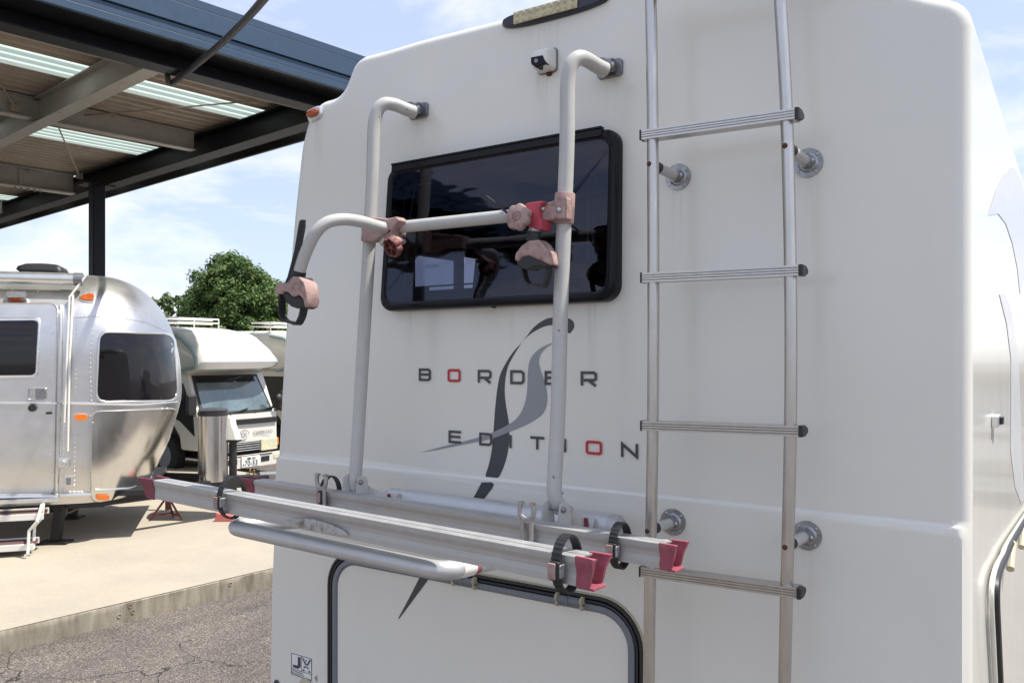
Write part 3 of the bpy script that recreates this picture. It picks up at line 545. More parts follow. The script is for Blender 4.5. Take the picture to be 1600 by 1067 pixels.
swoosh('swoosh_decal', [(55, 756), (200, 718), (350, 680), (430, 652), (520, 608), (570, 563), (600, 500), (612, 430), (616, 340), (625, 280), (650, 240), (690, 208), (742, 187), (705, 216), (680, 247), (672, 285), (680, 325), (698, 375), (712, 430), (716, 480), (706, 530), (680, 566), (620, 605), (540, 640), (430, 683), (300, 710), (150, 740)], greyv, -.0018)
swoosh('swoosh_decal', [(375, 911), (425, 911), (440, 921), (428, 945), (385, 1000), (331, 995)], graf, LOW - .0012, False)
zq = lambda q: (400 + q[0] / 2.58, 850 + q[1] / 2.58)
fillpoly([P(*zq(q), HP - .0012) for q in ((660, 132), (699, 136), (640, 215), (576, 301), (574, 297), (620, 210))], (0, .0006, 0), 'swoosh_decal', graf, mh)
# rain droplets on the right of the rear wall
dr = MB()
for i in range(420):
    px_ = 1520 - abs(random.gauss(0, 1)) * 130; py_ = random.triangular(60, 1067, 600); 
    if px_ < 1235 or px_ > 1512: continue
    y_ = 0 if px_ < 1475 else 0.0; p = P(px_, py_, 0); y_ = prof(p.z, 0); r_ = random.uniform(.0005, .0017)
    dr.dome((p.x, y_, p.z), (0, -1, 0), r_, .7, 6, 2)
for px_, py_ in ((497, 1059),): pass
o = dr.build('rain_droplet', glassmat('water_drop', (1, 1, 1), ior=1.4), mh, smooth=True); o['kind'] = 'stuff'
# right-hand side: decals, handle, door frame
def side(pts, name, m, x=XR + .0016, th=.0008): return fillpoly([PX(q[0], q[1], x) for q in pts], (-th, 0, 0), name, m, mh)
pale = mat('pale_silver_vinyl', (.60, .61, .62), .25, .3)
side([(1545, 336), (1556, 300), (1569, 272), (1581, 261), (1590, 268), (1597, 285), (1603, 310), (1606, 420), (1594, 460), (1590, 420), (1582, 380), (1572, 350), (1560, 334)], 'side_decal', pale)
side([(1562, 460), (1570, 458), (1578, 475), (1585, 510), (1592, 560), (1594, 620), (1596, 700), (1601, 780), (1596, 786), (1586, 760), (1579, 700), (1580, 620), (1580, 560), (1573, 505)], 'side_decal', mat('mid_silver_vinyl', (.58, .59, .60), .3))
hp = PX(1551, 657, XR); sh = MB().box(hp + Vector((.008, 0, 0)), (.016, 0, 0), (0, .10, 0), (0, 0, .03)).build('side_hook', trim, mh, bevel=.003); MB().box(hp + Vector((.018, .02, 0)), (.012, 0, 0), (0, .05, 0), (0, 0, .018)).build('hook_recess', blk, sh)
dl = [PX(*q, XR + .012) for q in ((1558, 1120), (1552, 1000), (1549, 930), (1553, 895), (1564, 870), (1590, 822), (1640, 745))]
dsp = spline(dl, 6); so_ = MB().tube(dsp, .006, 8).build('side_door_frame', white, mh, smooth=True)
MB().tube([p + Vector((.004, .045, -.012)) for p in dsp], .012, 8).build('door_seal', blk, so_, smooth=True)
MB().tube([p + Vector((.004, .085, -.03)) for p in dsp], .008, 8).build('inner_frame', bluegrey, so_, smooth=True)
for q in ((1580, 868), (1597, 838)):
    p = PX(*q, XR + .02); MB().tube([p - Vector((0, .05, 0.03)), p + Vector((0, .05, .03))], .012, 10).build('door_hinge', cream, so_, smooth=True)
# wheels that carry it
for xw in (xl + .2, XR - .25):
    wv = MB().cyl((xw - .11, 1.2, .36), (xw + .11, 1.2, .36), .36, 28).build('wheel', tyre, mh, smooth=True)
    MB().cyl((xw - .115, 1.2, .36), (xw + .115, 1.2, .36), .2, 20).build('rim', alu, wv, smooth=True)
MB().bx(-1.9, -.6, .3, 5, .3, .5).build('chassis', steelblk, mh)
for xw in (xl + .2, XR - .25):
    wv = MB().cyl((xw - .11, 4.6, .36), (xw + .11, 4.6, .36), .36, 28).build('wheel', tyre, mh, smooth=True)

# ------------------------------------------------------------------ LADDER
YL = -.13
ladr = thing('ladder', (P(1125, 900, YL).x, YL, P(1125, 1067, YL).z), 'aluminium access ladder with four ribbed rungs bolted to the rear of the white motorhome', 'ladder')
def pole(pts, r, name, m, par, y): return MB().tube(spline([P(q[0], q[1], y) for q in pts], 6), r, 20).build(name, m, par, smooth=True)
rp_ = .0143
pole([(1015, -60), (1017, 0), (1020, 200), (1021, 430), (1020, 665), (1016, 893), (1014, 1067), (1014, 1140)], rp_, 'side_rail', lad, ladr, YL)
pole([(1216, -60), (1219, 0), (1229, 180), (1235, 430), (1235, 665), (1229, 927), (1226, 1067), (1226, 1140)], rp_ * .97, 'side_rail', lad, ladr, YL)
def rung(pl, pr, name='rung'):
    a_ = P(*pl, YL - .018); b2 = P(*pr, YL - .018); t = (b2 - a_).normalized(); h = .0115; d = .038
    prof_ = [(0, -h), (0, -h * .62), (.0019, -h * .5), (0, -h * .4), (0, -h * .1), (.0019, 0), (0, h * .1), (0, h * .4), (.0019, h * .5), (0, h * .62), (0, h), (d, h), (d + .004, h * .5), (d + .004, -h * .5), (d, -h)]
    m_ = MB().rings([[a_ + Vector((0, y_, z_)) for y_, z_ in prof_], [b2 + Vector((0, y_, z_)) for y_, z_ in prof_]], cap0=True, cap1=True); o = m_.build(name, lad, ladr)
    for p, s_ in ((a_, -1), (b2, 1)):
        cp = MB(); pr_ = [(-.001, -h - .001), (-.001, h + .001), (d * .6, h + .001), (d + .005, h * .4), (d + .005, -h * .4), (d * .6, -h - .001)]
        cp.rings([[p + t * s_ * x_ + Vector((0, y_ * k + (1 - k) * .018, z_ * k)) for y_, z_ in pr_] for x_, k in (((-.001, 1), (.0025, 1), (.004, .9)) if s_ < 0 else ((-.002, 1), (.006, 1), (.0085, .86)))], cap0=True, cap1=True); cp.build('rung_cap', blk, o, smooth=True)
    return o
for pl, pr in (((1004, -12), (1245, -72)), ((1001, 211), (1243, 177)), ((1002, 434), (1249, 422)), ((1002, 665), (1249, 674)), ((1000, 893), (1246, 927))): rung(pl, pr)
for (fx, fy, bx2, by2, bm_) in ((1060, 277, 1018, 258, rust), (1263, 255, 1229, 230, rust), (1052, 815, 1015, 828, blk), (1261, 836, 1229, 853, rust)):
    y0 = prof(P(fx, fy).z, 0); c = P(fx, fy, y0); q = P(bx2, by2, YL); q2 = Vector((q.x * .0 + c.x * 0 + q.x, YL, q.z)); so1 = MB()
    dirv = (Vector((q.x, YL + .012, q.z)) - c); arm = MB().tube([c + Vector((0, -.002, 0)), c + dirv], .0125, 18).build('standoff', tubew, ladr, smooth=True)
    MB().tube([c + dirv * .80, c + dirv * .96], .0138, 18).build('rubber_collar', blk, arm, smooth=True)
    fl = MB(); fl.cyl(c + Vector((0, .002, 0)), c + Vector((0, -.004, 0)), .034, 30); fl.cyl(c + Vector((0, -.0035, 0)), c + Vector((0, -.008, 0)), .024, 26, .019); fl.tube([c + dirv * .03, c + dirv * .20], .0165, 22)
    f_ = fl.build('flange', galv, arm, smooth=True)
    bo = MB()
    for k in range(4):
        aa = R(40 + 90 * k); bo.dome(c + Vector((.0275 * math.cos(aa), -.004, .0275 * math.sin(aa))), (0, -1, 0), .0042, .6, 8, 2)
    bo.dome(c + dirv * .12 + Vector((.016, -.004, 0)), (.8, -.6, 0), .0055, .9, 8, 3); bo.build('screw', steel, arm, smooth=True)
    MB().dome(Vector((q.x, YL - .0135, q.z)), (0, -1, 0), .0065, .6, 10, 3).build('pole_bolt', bm_, ladr, smooth=True)

# ------------------------------------------------------------------ BIKE RACK
rack = thing('bike_rack', (P(700, 800, -.1).x, -.1, P(700, 830, -.1).z), 'two-rail bicycle rack with pale tubes and pink plastic end caps on the motorhome rear', 'bike rack')
def T(pts, r, name, m, par=None, n=7, seg=20, sm=True): 
    q = [P(*p) for p in pts]; return MB().tube(spline(q, n) if sm else q, r, seg).build(name, m, par or rack, smooth=True)
r1 = .0195
T([(648, 176, -.04), (634, 171, -.07), (616, 164, -.10), (600, 163, -.13), (589, 176, -.145), (584, 205, -.15), (582, 280, -.15), (577, 380, -.155), (570, 500, -.165), (562, 640, -.18), (556, 735, -.19), (556, 757, -.188), (563, 772, -.175)], r1, 'hoop_tube', tubew)
T([(946, 110, -.04), (932, 103, -.07), (917, 94, -.11), (904, 91, -.145), (892, 103, -.165), (887, 135, -.17), (886, 220, -.172), (882, 330, -.175), (876, 480, -.18), (872, 640, -.19), (867, 740, -.20), (867, 775, -.20), (878, 797, -.185)], r1, 'hoop_tube', tubew)
for (mx_, my_, sx) in ((657, 173, 1), (957, 107, 1)):   # wall brackets
    c = P(mx_, my_, -.004); br = MB()
    br.rings([[Vector((c.x + x_, y, c.z + z_)) for x_, z_ in rrect(-.044, .03, -.024, .022, .010)] for y in (.002, -.007, -.010)], cap1=True)
    ob = br.build('wall_bracket', cast, rack, bevel=.0015)
    cl = MB(); cl.tube([c + Vector((-.016, -.008, 0)), c + Vector((-.016, -.035, 0))], .0215, 18); cl.tube([c + Vector((-.03, -.022, 0)), c + Vector((.014, -.022, 0))], .0175, 16); cl.build('clamp_ear', cast, ob, smooth=True)
    MB().dome(c + Vector((.012, -.028, 0)), (.3, -1, 0), .009, .8, 6, 3).tube([c + Vector((.0, -.03, .018)), c + Vector((.0, -.035, -.018))], .0016, 6).build('bracket_bolt', steel, ob, smooth=True)
# dark screws and chips on tubes
sc = MB()
for q in ((604, 166, -.149), (636, 171, -.085), (593, 183, -.163), (940, 104, -.068), (865, 745, -.22), (879, 770, -.216), (873, 516, -.20)):
    sc.dome(P(*q), (-.5, -.85, .1), .0035, .5, 8, 2)
tag(sc.build('tube_screw', cast, rack, smooth=True), kind='stuff')
# upper cross bar
YB = -.205
bar = T([(606, 357, YB), (812, 336, YB), (880, 328, YB)], .0172, 'cross_bar', tubew, n=4)
T([(601, 357, YB), (606, 357, YB)], .019, 'bar_end_cap', blk, bar, n=1)
# T-clamps on the hoops
zl = lambda q: (780 + q[0] / 6.67, 290 + q[1] / 6.67); zk = lambda q: (420 + q[0] / 4.85, 300 + q[1] / 4.85)
def poly3(pts, f, y0, y1, name, m, par, bev=.004):
    mb_ = MB(); a_ = [P(*f(q), y0) for q in pts]; mb_.prism(a_, (0, y1 - y0, 0)); return mb_.build(name, m, par, bevel=bev, seg=3)
ca, cb = P(883, 302, -.178), P(880, 350, -.178)
tcl = MB().tube([ca, ca + (cb - ca) * .04, cb - (cb - ca) * .04, cb], [.0245, .026, .0265, .025], 24).build('tee_clamp', pinkf, rack, smooth=True, ang=60)
poly3([(428, 235), (445, 190), (520, 168), (575, 148), (600, 110), (680, 110), (680, 350), (580, 352), (450, 372), (425, 330)], zl, YB - .018, YB + .022, 'clamp_arm', pinkf, tcl, .006)
for q in ((452, 243), (622, 255)): MB().dome(P(*zl(q), YB - .019), (0, -1, 0), .0075, .8, 12, 4).build('rivet', steel, tcl, smooth=True)
ca, cb = P(578, 341, -.162), P(577, 377, -.162)
tcl = MB().tube([ca, cb], [.024, .025], 24).build('tee_clamp', pinkf, rack, smooth=True)
poly3([(700, 195), (770, 190), (905, 200), (990, 210), (985, 330), (850, 340), (790, 375), (700, 380)], zk, YB + .0, YB + .035, 'clamp_arm', pinkf, tcl, .006)
MB().dome(P(*zk((710, 310)), -.188), (-.3, -1, 0), .0058, .8, 12, 4).build('rivet', steel, tcl, smooth=True)
# knob helper
def knob(c, ax, r, th, name, m, par, hollow=False):
    ax = Vector(ax).normalized(); a_ = ax.cross(Vector((0, 0, 1))).normalized(); b2 = a_.cross(ax); n = 56
    def rg(rr, h, k=.085): return [c + ax * h + (a_ * math.cos(2 * math.pi * i / n) + b2 * math.sin(2 * math.pi * i / n)) * rr * (1 + k * (abs(math.cos(3.5 * 2 * math.pi * i / n)) ** .8 * 2 - 1)) for i in range(n)]
    mb_ = MB()
    if hollow: mb_.rings([rg(r * .4, 0, .0), rg(r * .6, 0), rg(r * .9, th * .1), rg(r, th * .3), rg(r, th * .8), rg(r * .93, th), rg(r * .82, th), rg(r * .78, th * .3)], cap0=True, cap1=True)
    else: mb_.rings([rg(r * .5, 0, .0), rg(r * .92, 0), rg(r, th * .2), rg(r, th * .8), rg(r * .95, th * .93), rg(r * .84, th)], cap0=True, cap1=True)
    o = mb_.build(name, m, par, smooth=True, ang=50)
    if hollow:
        for i in range(5):
            d = a_ * math.cos(i * 1.2566) + b2 * math.sin(i * 1.2566); mb2 = MB().box(c + d * r * .45 + ax * th * .6, d * r * .75, ax.cross(d) * r * .07, ax * th * .6); mb2.build('knob_rib', m, o)
        MB().cyl(c, c + ax * th * .9, r * .22, 14).build('knob_hub', m, o, smooth=True)
    else:
        MB().tube([c + ax * (th + .0002) + (a_ * math.cos(t) + b2 * math.sin(t)) * r * .36 for t in [k * R(15) for k in range(24)]], .0006, 4, closed=True).build('knob_ring', darkcap, o)
    return o
# left arm clamp and arm
lc = P(612, 357, YB - .02)
ac = poly3([(860, 230), (900, 200), (965, 185), (990, 215), (960, 250), (930, 290), (925, 320), (975, 350), (985, 375), (940, 400), (870, 380), (850, 350), (850, 310), (905, 290)], zk, YB - .045, YB - .008, 'arm_clamp', pinkf, rack, .005)
T([(598, 380, YB - .03), (604, 372, YB - .04)], .011, 'clamp_bolt', steel, ac, n=1)
T([(608, 366, YB - .03), (620, 380, YB - .06)], .009, 'clamp_shaft', pinkf, ac, n=1)
knob(P(619, 383, YB - .045), (-.1, -.9, -.45), .028, .024, 'knob', redp if False else mat('faded_red_plastic', (.17, .055, .05), .6, var=.2, vscale=50), rack, True)
T([(606, 358, -.235), (588, 353, -.275), (562, 346, -.33), (535, 343, -.385), (511, 348, -.425), (494, 363, -.445), (482, 385, -.45), (473, 408, -.45), (466, 432, -.45)], .0165, 'wheel_arm', tubew, n=8)
T([(467.5, 424, -.45), (464, 441, -.45)], .0195, 'arm_collar', blk, rack, n=1)
YH = -.45
hk = poly3([(38, 770), (48, 715), (85, 685), (130, 690), (180, 640), (228, 643), (268, 690), (282, 760), (285, 830), (270, 880), (255, 810), (225, 780), (180, 798), (140, 760), (105, 755), (98, 775)], zk, YH - .026, YH + .022, 'frame_hook', pinkf, rack, .009)
poly3([(106, 762), (140, 763), (180, 800), (228, 785), (256, 815), (270, 880), (245, 885), (200, 882), (160, 868), (130, 840), (112, 805)], zk, YH - .023, YH + .024, 'hook_pad', blk, hk, .007)
def band(path, f, th, y0, y1, name, m, par, ribs=0, sm=5):
    pp = spline([P(*f(q), y0) for q in path], sm); l2 = [(p.x, p.z) for p in pp]; mb_ = MB(); d = Vector((0, y1 - y0, 0)); n = len(l2)
    L1, R1 = [], []
    for i in range(n):
        a_ = Vector(l2[max(i - 1, 0)]); b2 = Vector(l2[min(i + 1, n - 1)]); t = (b2 - a_).normalized(); nn = Vector((-t.y, t.x)); tt = th * (1.35 if (ribs and i % 2) else 1)
        L1.append(Vector((l2[i][0] + nn.x * tt / 2, y0, l2[i][1] + nn.y * tt / 2))); R1.append(Vector((l2[i][0] - nn.x * th / 2, y0, l2[i][1] - nn.y * th / 2)))
    mb_.rings([[L1[i], L1[i] + d, R1[i] + d, R1[i]] for i in range(n)], cap0=True, cap1=True); return mb_.build(name, m, par)
band([(78, 770), (72, 850), (76, 930), (105, 975), (160, 990), (195, 1000), (225, 950), (240, 890), (242, 860)], zk, .005, YH - .012, YH + .012, 'hook_strap', blk, hk, 1, 6)
poly3([(118, 690), (140, 640), (190, 450), (215, 300), (228, 225), (240, 210), (272, 210), (270, 270), (240, 430), (205, 580), (165, 690)], zk, YH - .008, YH - .003, 'strap_tail', blk, hk, .001)
rb = MB()
for i in range(34):
    t = i / 33; qx = 138 + (250 - 138) * (t ** .8); qy = 670 - t * 430; p = P(*zk((qx, qy)), YH - .0088); rb.box(p, (.0088, 0, 0), (0, .0014, 0), (0, 0, .0014))
tag(rb.build('strap_tooth', blk, hk), kind='stuff')
# right clamp: red block, knob, hook
red_ = poly3([(262, 205), (290, 180), (440, 160), (478, 175), (440, 185), (412, 235), (412, 320), (440, 360), (440, 460), (350, 450), (330, 450), (300, 430), (280, 300)], zl, YB - .035, YB + .012, 'arm_clamp', redp, rack, .005)
poly3([(440, 375), (495, 370), (470, 450), (445, 475)], zl, YB - .02, YB + .01, 'clamp_tongue', redp, red_, .002)
kn_ = knob(P(*zl((225, 345)), YB - .045), (.12, -.98, .12), .0315, .024, 'knob', pinkf, rack)
band([(-20, 205), (40, 255), (110, 315)], zl, .004, YB - .05, YB - .04, 'cable_tie', blk, red_, 0, 3)
band([(-145, 108), (-80, 160), (-20, 205)], zl, .004, YB - .05, YB - .04, 'cable_tie', blk, red_, 0, 3)
T([(836, 357, YB - .02), (834, 365, YB - .02)], .0155, 'short_arm', alu, rack, n=1)
T([(834, 362, YB - .02), (833, 377, YB - .02)], .0175, 'arm_collar', blk, rack, n=1)
hk = poly3([(148, 775), (165, 700), (228, 622), (300, 572), (395, 562), (445, 605), (500, 690), (515, 760), (521, 832), (440, 792), (370, 762), (300, 730), (240, 742), (190, 800)], zl, YB - .045, YB + .005, 'frame_hook', pinkf, rack, .009)
poly3([(178, 800), (240, 740), (300, 728), (370, 758), (440, 788), (510, 828), (500, 850), (430, 832), (390, 840), (330, 850), (290, 882), (230, 858), (195, 835)], zl, YB - .042, YB + .008, 'hook_pad', blk, hk, .006)
band([(222, 840), (232, 900), (250, 970), (290, 1025), (370, 1040), (430, 1055), (465, 1000), (485, 930), (492, 840)], zl, .0055, YB - .03, YB - .006, 'hook_strap', blk, hk, 1, 6)
MB().dome(P(*zl((470, 658)), YB - .03), (1, -1, 0), .005, 1, 8, 3).build('release_button', redp, hk, smooth=True)
# big wall tube with elbows
tA, tB = P(612, 781, -.085), P(955, 825, -.085)
d_ = (tB - tA).normalized()
bt = MB().tube([tA, tB], .0365, 32).build('support_tube', alut, rack, smooth=True)
MB().tube([tB, tB + d_ * .022, tB + d_ * .034], [.037, .0365, .024], 32).build('tube_end_cap', alu, bt, smooth=True)
MB().tube([tA - d_ * .022, tA], [.026, .037], 32).build('tube_end_cap', alu, bt, smooth=True)
for pts in ([(570, 768, -.165), (585, 776, -.14), (604, 780, -.125), (624, 782, -.12)], [(884, 800, -.175), (897, 812, -.15), (912, 819, -.13), (928, 823, -.122)]):
    el = T(pts, [.023] * 22 if False else .0215, 'elbow', tubew, n=7)
    q = pts[2]; p = P(q[0] + 4, q[1] - 1, q[2] - .0215); MB().box(p, (.012, 0, .001), (0, .004, 0), (-.002, 0, .030)).build('red_clip', darkcap, el, bevel=.0015)
# hinge plates
for (hx_, hy_, yy) in ((547, 760, -.19), (862, 803, -.20)):
    c = P(hx_ + 22, hy_ - 7, yy); 
    for dx in (0, -sz(30, c)):
        pl = [Vector((0, 0, .022)), Vector((.012, 0, .018)), Vector((.018, 0, .006)), Vector((.02, 0, -.05)), Vector((-.02, 0, -.05)), Vector((-.014, 0, .01))]
        yv = [(.0, .022), (.014, .017), (.019, .004), (.021, -.055), (-.019, -.055), (-.014, .014)]
        MB().prism([c + Vector((dx + a_ * .45, a_ * .9 - .012, b2)) for a_, b2 in yv], (.0045, -.002, 0)).build('hinge_plate', tubew, rack, bevel=.001)
    MB().dome(c + Vector((.004, -.018, .002)), (1, -.8, 0), .008, .7, 6, 3).cyl(c + Vector((.006, -.01, .002)), c + Vector((-sz(30, c), -.01, .002)), .004, 8).build('pivot_bolt', cast, rack, smooth=True)
# U-shaped platform tube
ZU = -.462 + CH
uf = MB(); pr2 = [P(565, 772, -.18), P(378, 828, -.565), P(560, 860, -.60), P(716, 886, -.625), P(868, 806, -.19)]
A0, A1, A2 = PZ(375, 821, ZU), PZ(724, 886, ZU + .004), None
lz = 1.563; ql, qr = P(560, 775, -.18), P(868, 815, -.19); ql.z = qr.z = lz
path = bend([ql, PZ(354, 822, ZU), PZ(694, 893, ZU), qr], [.07, .05], 10)
uf.tube(path, .0205, 24).build('platform_tube', alut, rack, smooth=True)
# white sleeve and red ring on the right leg of the U
pe = PZ(694, 893, ZU); pf = qr; dd = (pf - pe).normalized()
i0 = pe + dd * .125
cl_ = MB().tube([pe + dd * .015 + Vector((0, 0, 0)), pe + dd * .03, pe + dd * .10], .0, 4)
nearest = [p for p in path if dd.dot(p - pe) > .02]
def along(t): return pe + dd * t
MB().tube([along(.045), along(.088)], .0212, 24).build('white_sleeve', white, rack, smooth=True); MB().tube([along(.0885), along(.125)], [.0218, .019], 24).build('red_ring', pinkcap, rack, smooth=True)
p = PZ(665, 893, ZU - .024); MB().dome(p, (0, 0, -1), .007, 1.2, 10, 3).build('drain_plug', rust, rack, smooth=True)
p = PZ(368, 830, ZU - .02); MB().dome(p, (0, 0, -1), .006, 1.5, 10, 3).build('drain_plug', alu, rack, smooth=True)
# wheel rails
def rail(pl, pr, z, label):
    a_ = PZ(*pl, z); b2 = PZ(*pr, z); t = (b2 - a_).normalized(); o_ = Vector((t.y, -t.x, 0)).normalized()   # outwards (to the viewer)
    if o_.y > 0: o_ = -o_
    h = .054; half = [(.025, 0), (.025, -.0035), (.024, -.011), (.0205, -.021), (.0195, -.031), (.021, -.042), (.021, -h)]
    inn = [(.0015, -.003), (.0225, -.0042), (.0215, -.011), (.018, -.021), (.017, -.031), (.0185, -.042), (.0185, -h + .003)]; prof_ = [(.0015, 0)] + half + [(-x_, z_) for x_, z_ in reversed(half)] + [(-.0015, 0)] + [(-x_, z_) for x_, z_ in inn] + [(x_, z_) for x_, z_ in reversed(inn)]
    off = -o_ * .025
    mb_ = MB(); r0 = [a_ + off + o_ * x_ + Vector((0, 0, z_)) for x_, z_ in prof_]; r1_ = [b2 + off + o_ * x_ + Vector((0, 0, z_)) for x_, z_ in prof_]
    mb_.rings([r0, r1_], cap0=False); mb_.add(r0, [tuple(range(len(r0)))]); mb_.add(r1_, [tuple(range(len(r1_)))])
    ob = mb_.build('wheel_rail', alu, rack); ob['label'] = label
    for p, s_, m in ((a_, -1, darkcap), (b2, 1, pinkcap)):          # V-shaped end caps with two horns
        kx = 1.45 if s_ < 0 else .78
        for sd_ in (1, -1):
            hl = [(.0265, .002), (.0275, -.004), (.0265, -.012), (.023, -.021), (.022, -.031), (.0235, -.042), (.0235, -h - .002)]; cap_ = MB(); rgs = []
            for (x_, k, flare, low) in ((-.008 * s_, 1, 0, 0), (.024 * s_ * kx, 1, .001, 0), (.039 * s_ * kx, .95, .004, 0), (.045 * s_ * kx, .84, .006, 0)):
                q = []
                for i, (w1, z1) in enumerate(hl):
                    fz = 1 - (-z1 / h); xx = x_ * (1 if x_ * s_ < 0 else (.62 + .38 * max(fz, 0) ** 1.2)); q.append(p + off + t * xx + o_ * sd_ * (w1 + flare * fz) + Vector((0, 0, z1 * (1 if k == 1 else k))))
                for i, (w1, z1) in reversed(list(enumerate(hl))):
                    fz = 1 - (-z1 / h); xx = x_ * (1 if x_ * s_ < 0 else (.62 + .38 * max(fz, 0) ** 1.2)); q.append(p + off + t * xx + o_ * sd_ * (w1 - .007 * (1 if k == 1 else .8)) + Vector((0, 0, z1 * (1 if k == 1 else k))))
                rgs.append(q)
            cap_.rings(rgs, cap0=True, cap1=True); cc_ = cap_.build('end_cap', m, ob, smooth=True, ang=50)
        bt_ = MB().box(p + off + t * (.012 * s_) + Vector((0, 0, -h - .001)), t * .034, o_ * .044, (0, 0, .005)).build('end_cap_base', m, ob, bevel=.001)
    return ob, a_, b2, t, o_, off
RF = rail((237, 750), (905, 871), CH - .366, 'outer rail nearest the viewer, with a torn sticker')
RR = rail((393, 750), (1035, 850), CH - .407, 'inner rail next to the motorhome wall')
def strap(RA, px_, ry=.047, rz=.058, up=.0):
    ob, a_, b2, t, o_, off = RA; s_ = None
    # position along the rail where it crosses this picture column
    best = min((abs((PX_(a_ + t * k) - px_)), k) for k in [i * .004 for i in range(int((b2 - a_).length / .004))])[1]
    c = a_ + off + t * best + Vector((0, 0, -.026 + up)); n = 64; rg = []
    for i in range(n):
        th = 2 * math.pi * i / n; ca_, sa_ = math.cos(th), math.sin(th); rr = 1.0; rb_ = .0012 if i % 2 else 0
        po = c + o_ * ca_ * (ry + rb_) + Vector((0, 0, sa_ * (rz + rb_))); pi_ = c + o_ * ca_ * (ry - .0028) + Vector((0, 0, sa_ * (rz - .0028)))
        rg.append([po - t * .010, po + t * .010, pi_ + t * .010, pi_ - t * .010])
    rg.append(rg[0]); so2 = MB().rings(rg).build('wheel_strap', blk, ob)
    bc_ = c + o_ * (ry + .002) + Vector((0, 0, -.006))
    MB().box(bc_, t * .024, o_ * .010, (0, 0, .036)).build('buckle_body', blk, so2, bevel=.004, seg=3)
    MB().box(bc_ + o_ * .005 - t * .003, t * .017, o_ * .006, (0, 0, .030)).build('buckle_plate', pinkf, so2, bevel=.002)
    MB().box(bc_ + t * .012 - o_ * .006, t * .006, o_ * .018, (0, 0, .026)).build('buckle_ratchet', cast, so2, bevel=.003)
def PX_(p):
    d = p - CAM; return HX + F * d.dot(VR) / d.dot(VF)
strap(RF, 349, .040, .055, .010); strap(RF, 873, .038, .054, .004); strap(RR, 506, .036, .054, .016); strap(RR, 960, .036, .052, .002)
def fork(RA, px_, base_off):
    ob, a_, b2, t, o_, off = RA
    best = min((abs((PX_(a_ + t * k) - px_)), k) for k in [i * .004 for i in range(int((b2 - a_).length / .004))])[1]
    c = a_ + off + t * best + o_ * base_off; 
    fk = MB(); th = .010
    for s_ in (-1, 1):
        fk.tube([c + t * s_ * .013 + Vector((0, 0, z_)) for z_ in (-.058, -.02, .012)] , [.0065, .0055, .0065], 10)
        fk.tube(spline([c + t * s_ * x_ + Vector((0, 0, z_)) for x_, z_ in ((.004, .010), (.017, .018), (.021, .032), (.020, .047))], 4), [.0065] * 12 + [.0062], 10)
        fk.box(c + t * s_ * .017 + Vector((0, 0, .05)), t * .012, o_ * .012, (0, 0, .008))
    fk.box(c + Vector((0, 0, .010)), t * .022, o_ * .010, (0, 0, .010)); fk.box(c + Vector((0, 0, -.055)), t * .036, o_ * .012, (0, 0, .012))
    fk.build('tube_clip', mat('clip_grey_cast', (.40, .38, .36), .45, .5) if 'clip_grey_cast' not in MATS else MATS['clip_grey_cast'], rack, smooth=True, ang=50)
fork(RR, 506, .034); fork(RR, 826, .034)
# torn sticker on outer rail
ob, a_, b2, t, o_, off = RF
ty = [P(q[0], q[1], -.62) for q in ((444, 818), (452, 812), (468, 809), (490, 811), (515, 818), (537, 828), (545, 836), (530, 836), (500, 831), (470, 824))]
orig = a_ + off + o_ * .0258
def on_rail(px_, py_): r_ = ray(px_, py_); k = (orig - CAM).dot(o_) / r_.dot(o_); return CAM + r_ * k
spx = [(443, 818), (450, 812), (468, 809), (490, 811), (515, 818), (537, 828), (545, 836), (530, 836), (500, 831), (470, 824)]
stm = mat('torn_reflector', (.42, .41, .40), .5, var=.3, vscale=60, col2=(.16, .12, .09), c2=(.5, .62), c2scale=30)
fillpoly([on_rail(*q) + Vector((0, 0, .0)) for q in spx], o_ * .002, 'torn_sticker', stm, ob)

# ------------------------------------------------------------------ CARPORT
HB = 5.25
def uv(px, py, z=HB): p = PZ(px, py, z); return (p.dot(E1), p.dot(E2))
def W(u_, v_, z_): return E1 * u_ + E2 * v_ + UP * z_
cp0 = thing('carport', W(uv(320, 247)[0], uv(480, 163)[1] + 4, 0), 'large open carport with navy fascia and black steel frame above the silver trailer', 'carport')
vE = uv(480, 163)[1]; uB = uv(320, 247)[0]; uN = uB - 22; vL = vE + 24
def beam(u0, v0, u1, v1, zb_, hgt, wid, name, m, tw=.014, tf=.018):
    a_ = W(u0, v0, zb_); b2 = W(u1, v1, zb_); t = (b2 - a_); n_ = Vector((-t.y, t.x, 0)).normalized(); mb_ = MB()
    mb_.prism([a_ + n_ * wid / 2, a_ - n_ * wid / 2, a_ - n_ * wid / 2 + UP * tf, a_ + n_ * wid / 2 + UP * tf], t)
    mb_.prism([a_ + n_ * tw / 2 + UP * tf, a_ - n_ * tw / 2 + UP * tf, a_ - n_ * tw / 2 + UP * (hgt - tf), a_ + n_ * tw / 2 + UP * (hgt - tf)], t)
    mb_.prism([a_ + n_ * wid / 2 + UP * (hgt - tf), a_ - n_ * wid / 2 + UP * (hgt - tf), a_ - n_ * wid / 2 + UP * hgt, a_ + n_ * wid / 2 + UP * hgt], t)
    return mb_.build(name, m, cp0)
fl_ = .26
beam(uN, vE + fl_ / 2, uB, vE + fl_ / 2, HB, .40, fl_, 'edge_beam', blackst)
beam(uB, vE, uB, vL, HB, .36, fl_, 'back_beam', blackst)
ZD = HB + .42
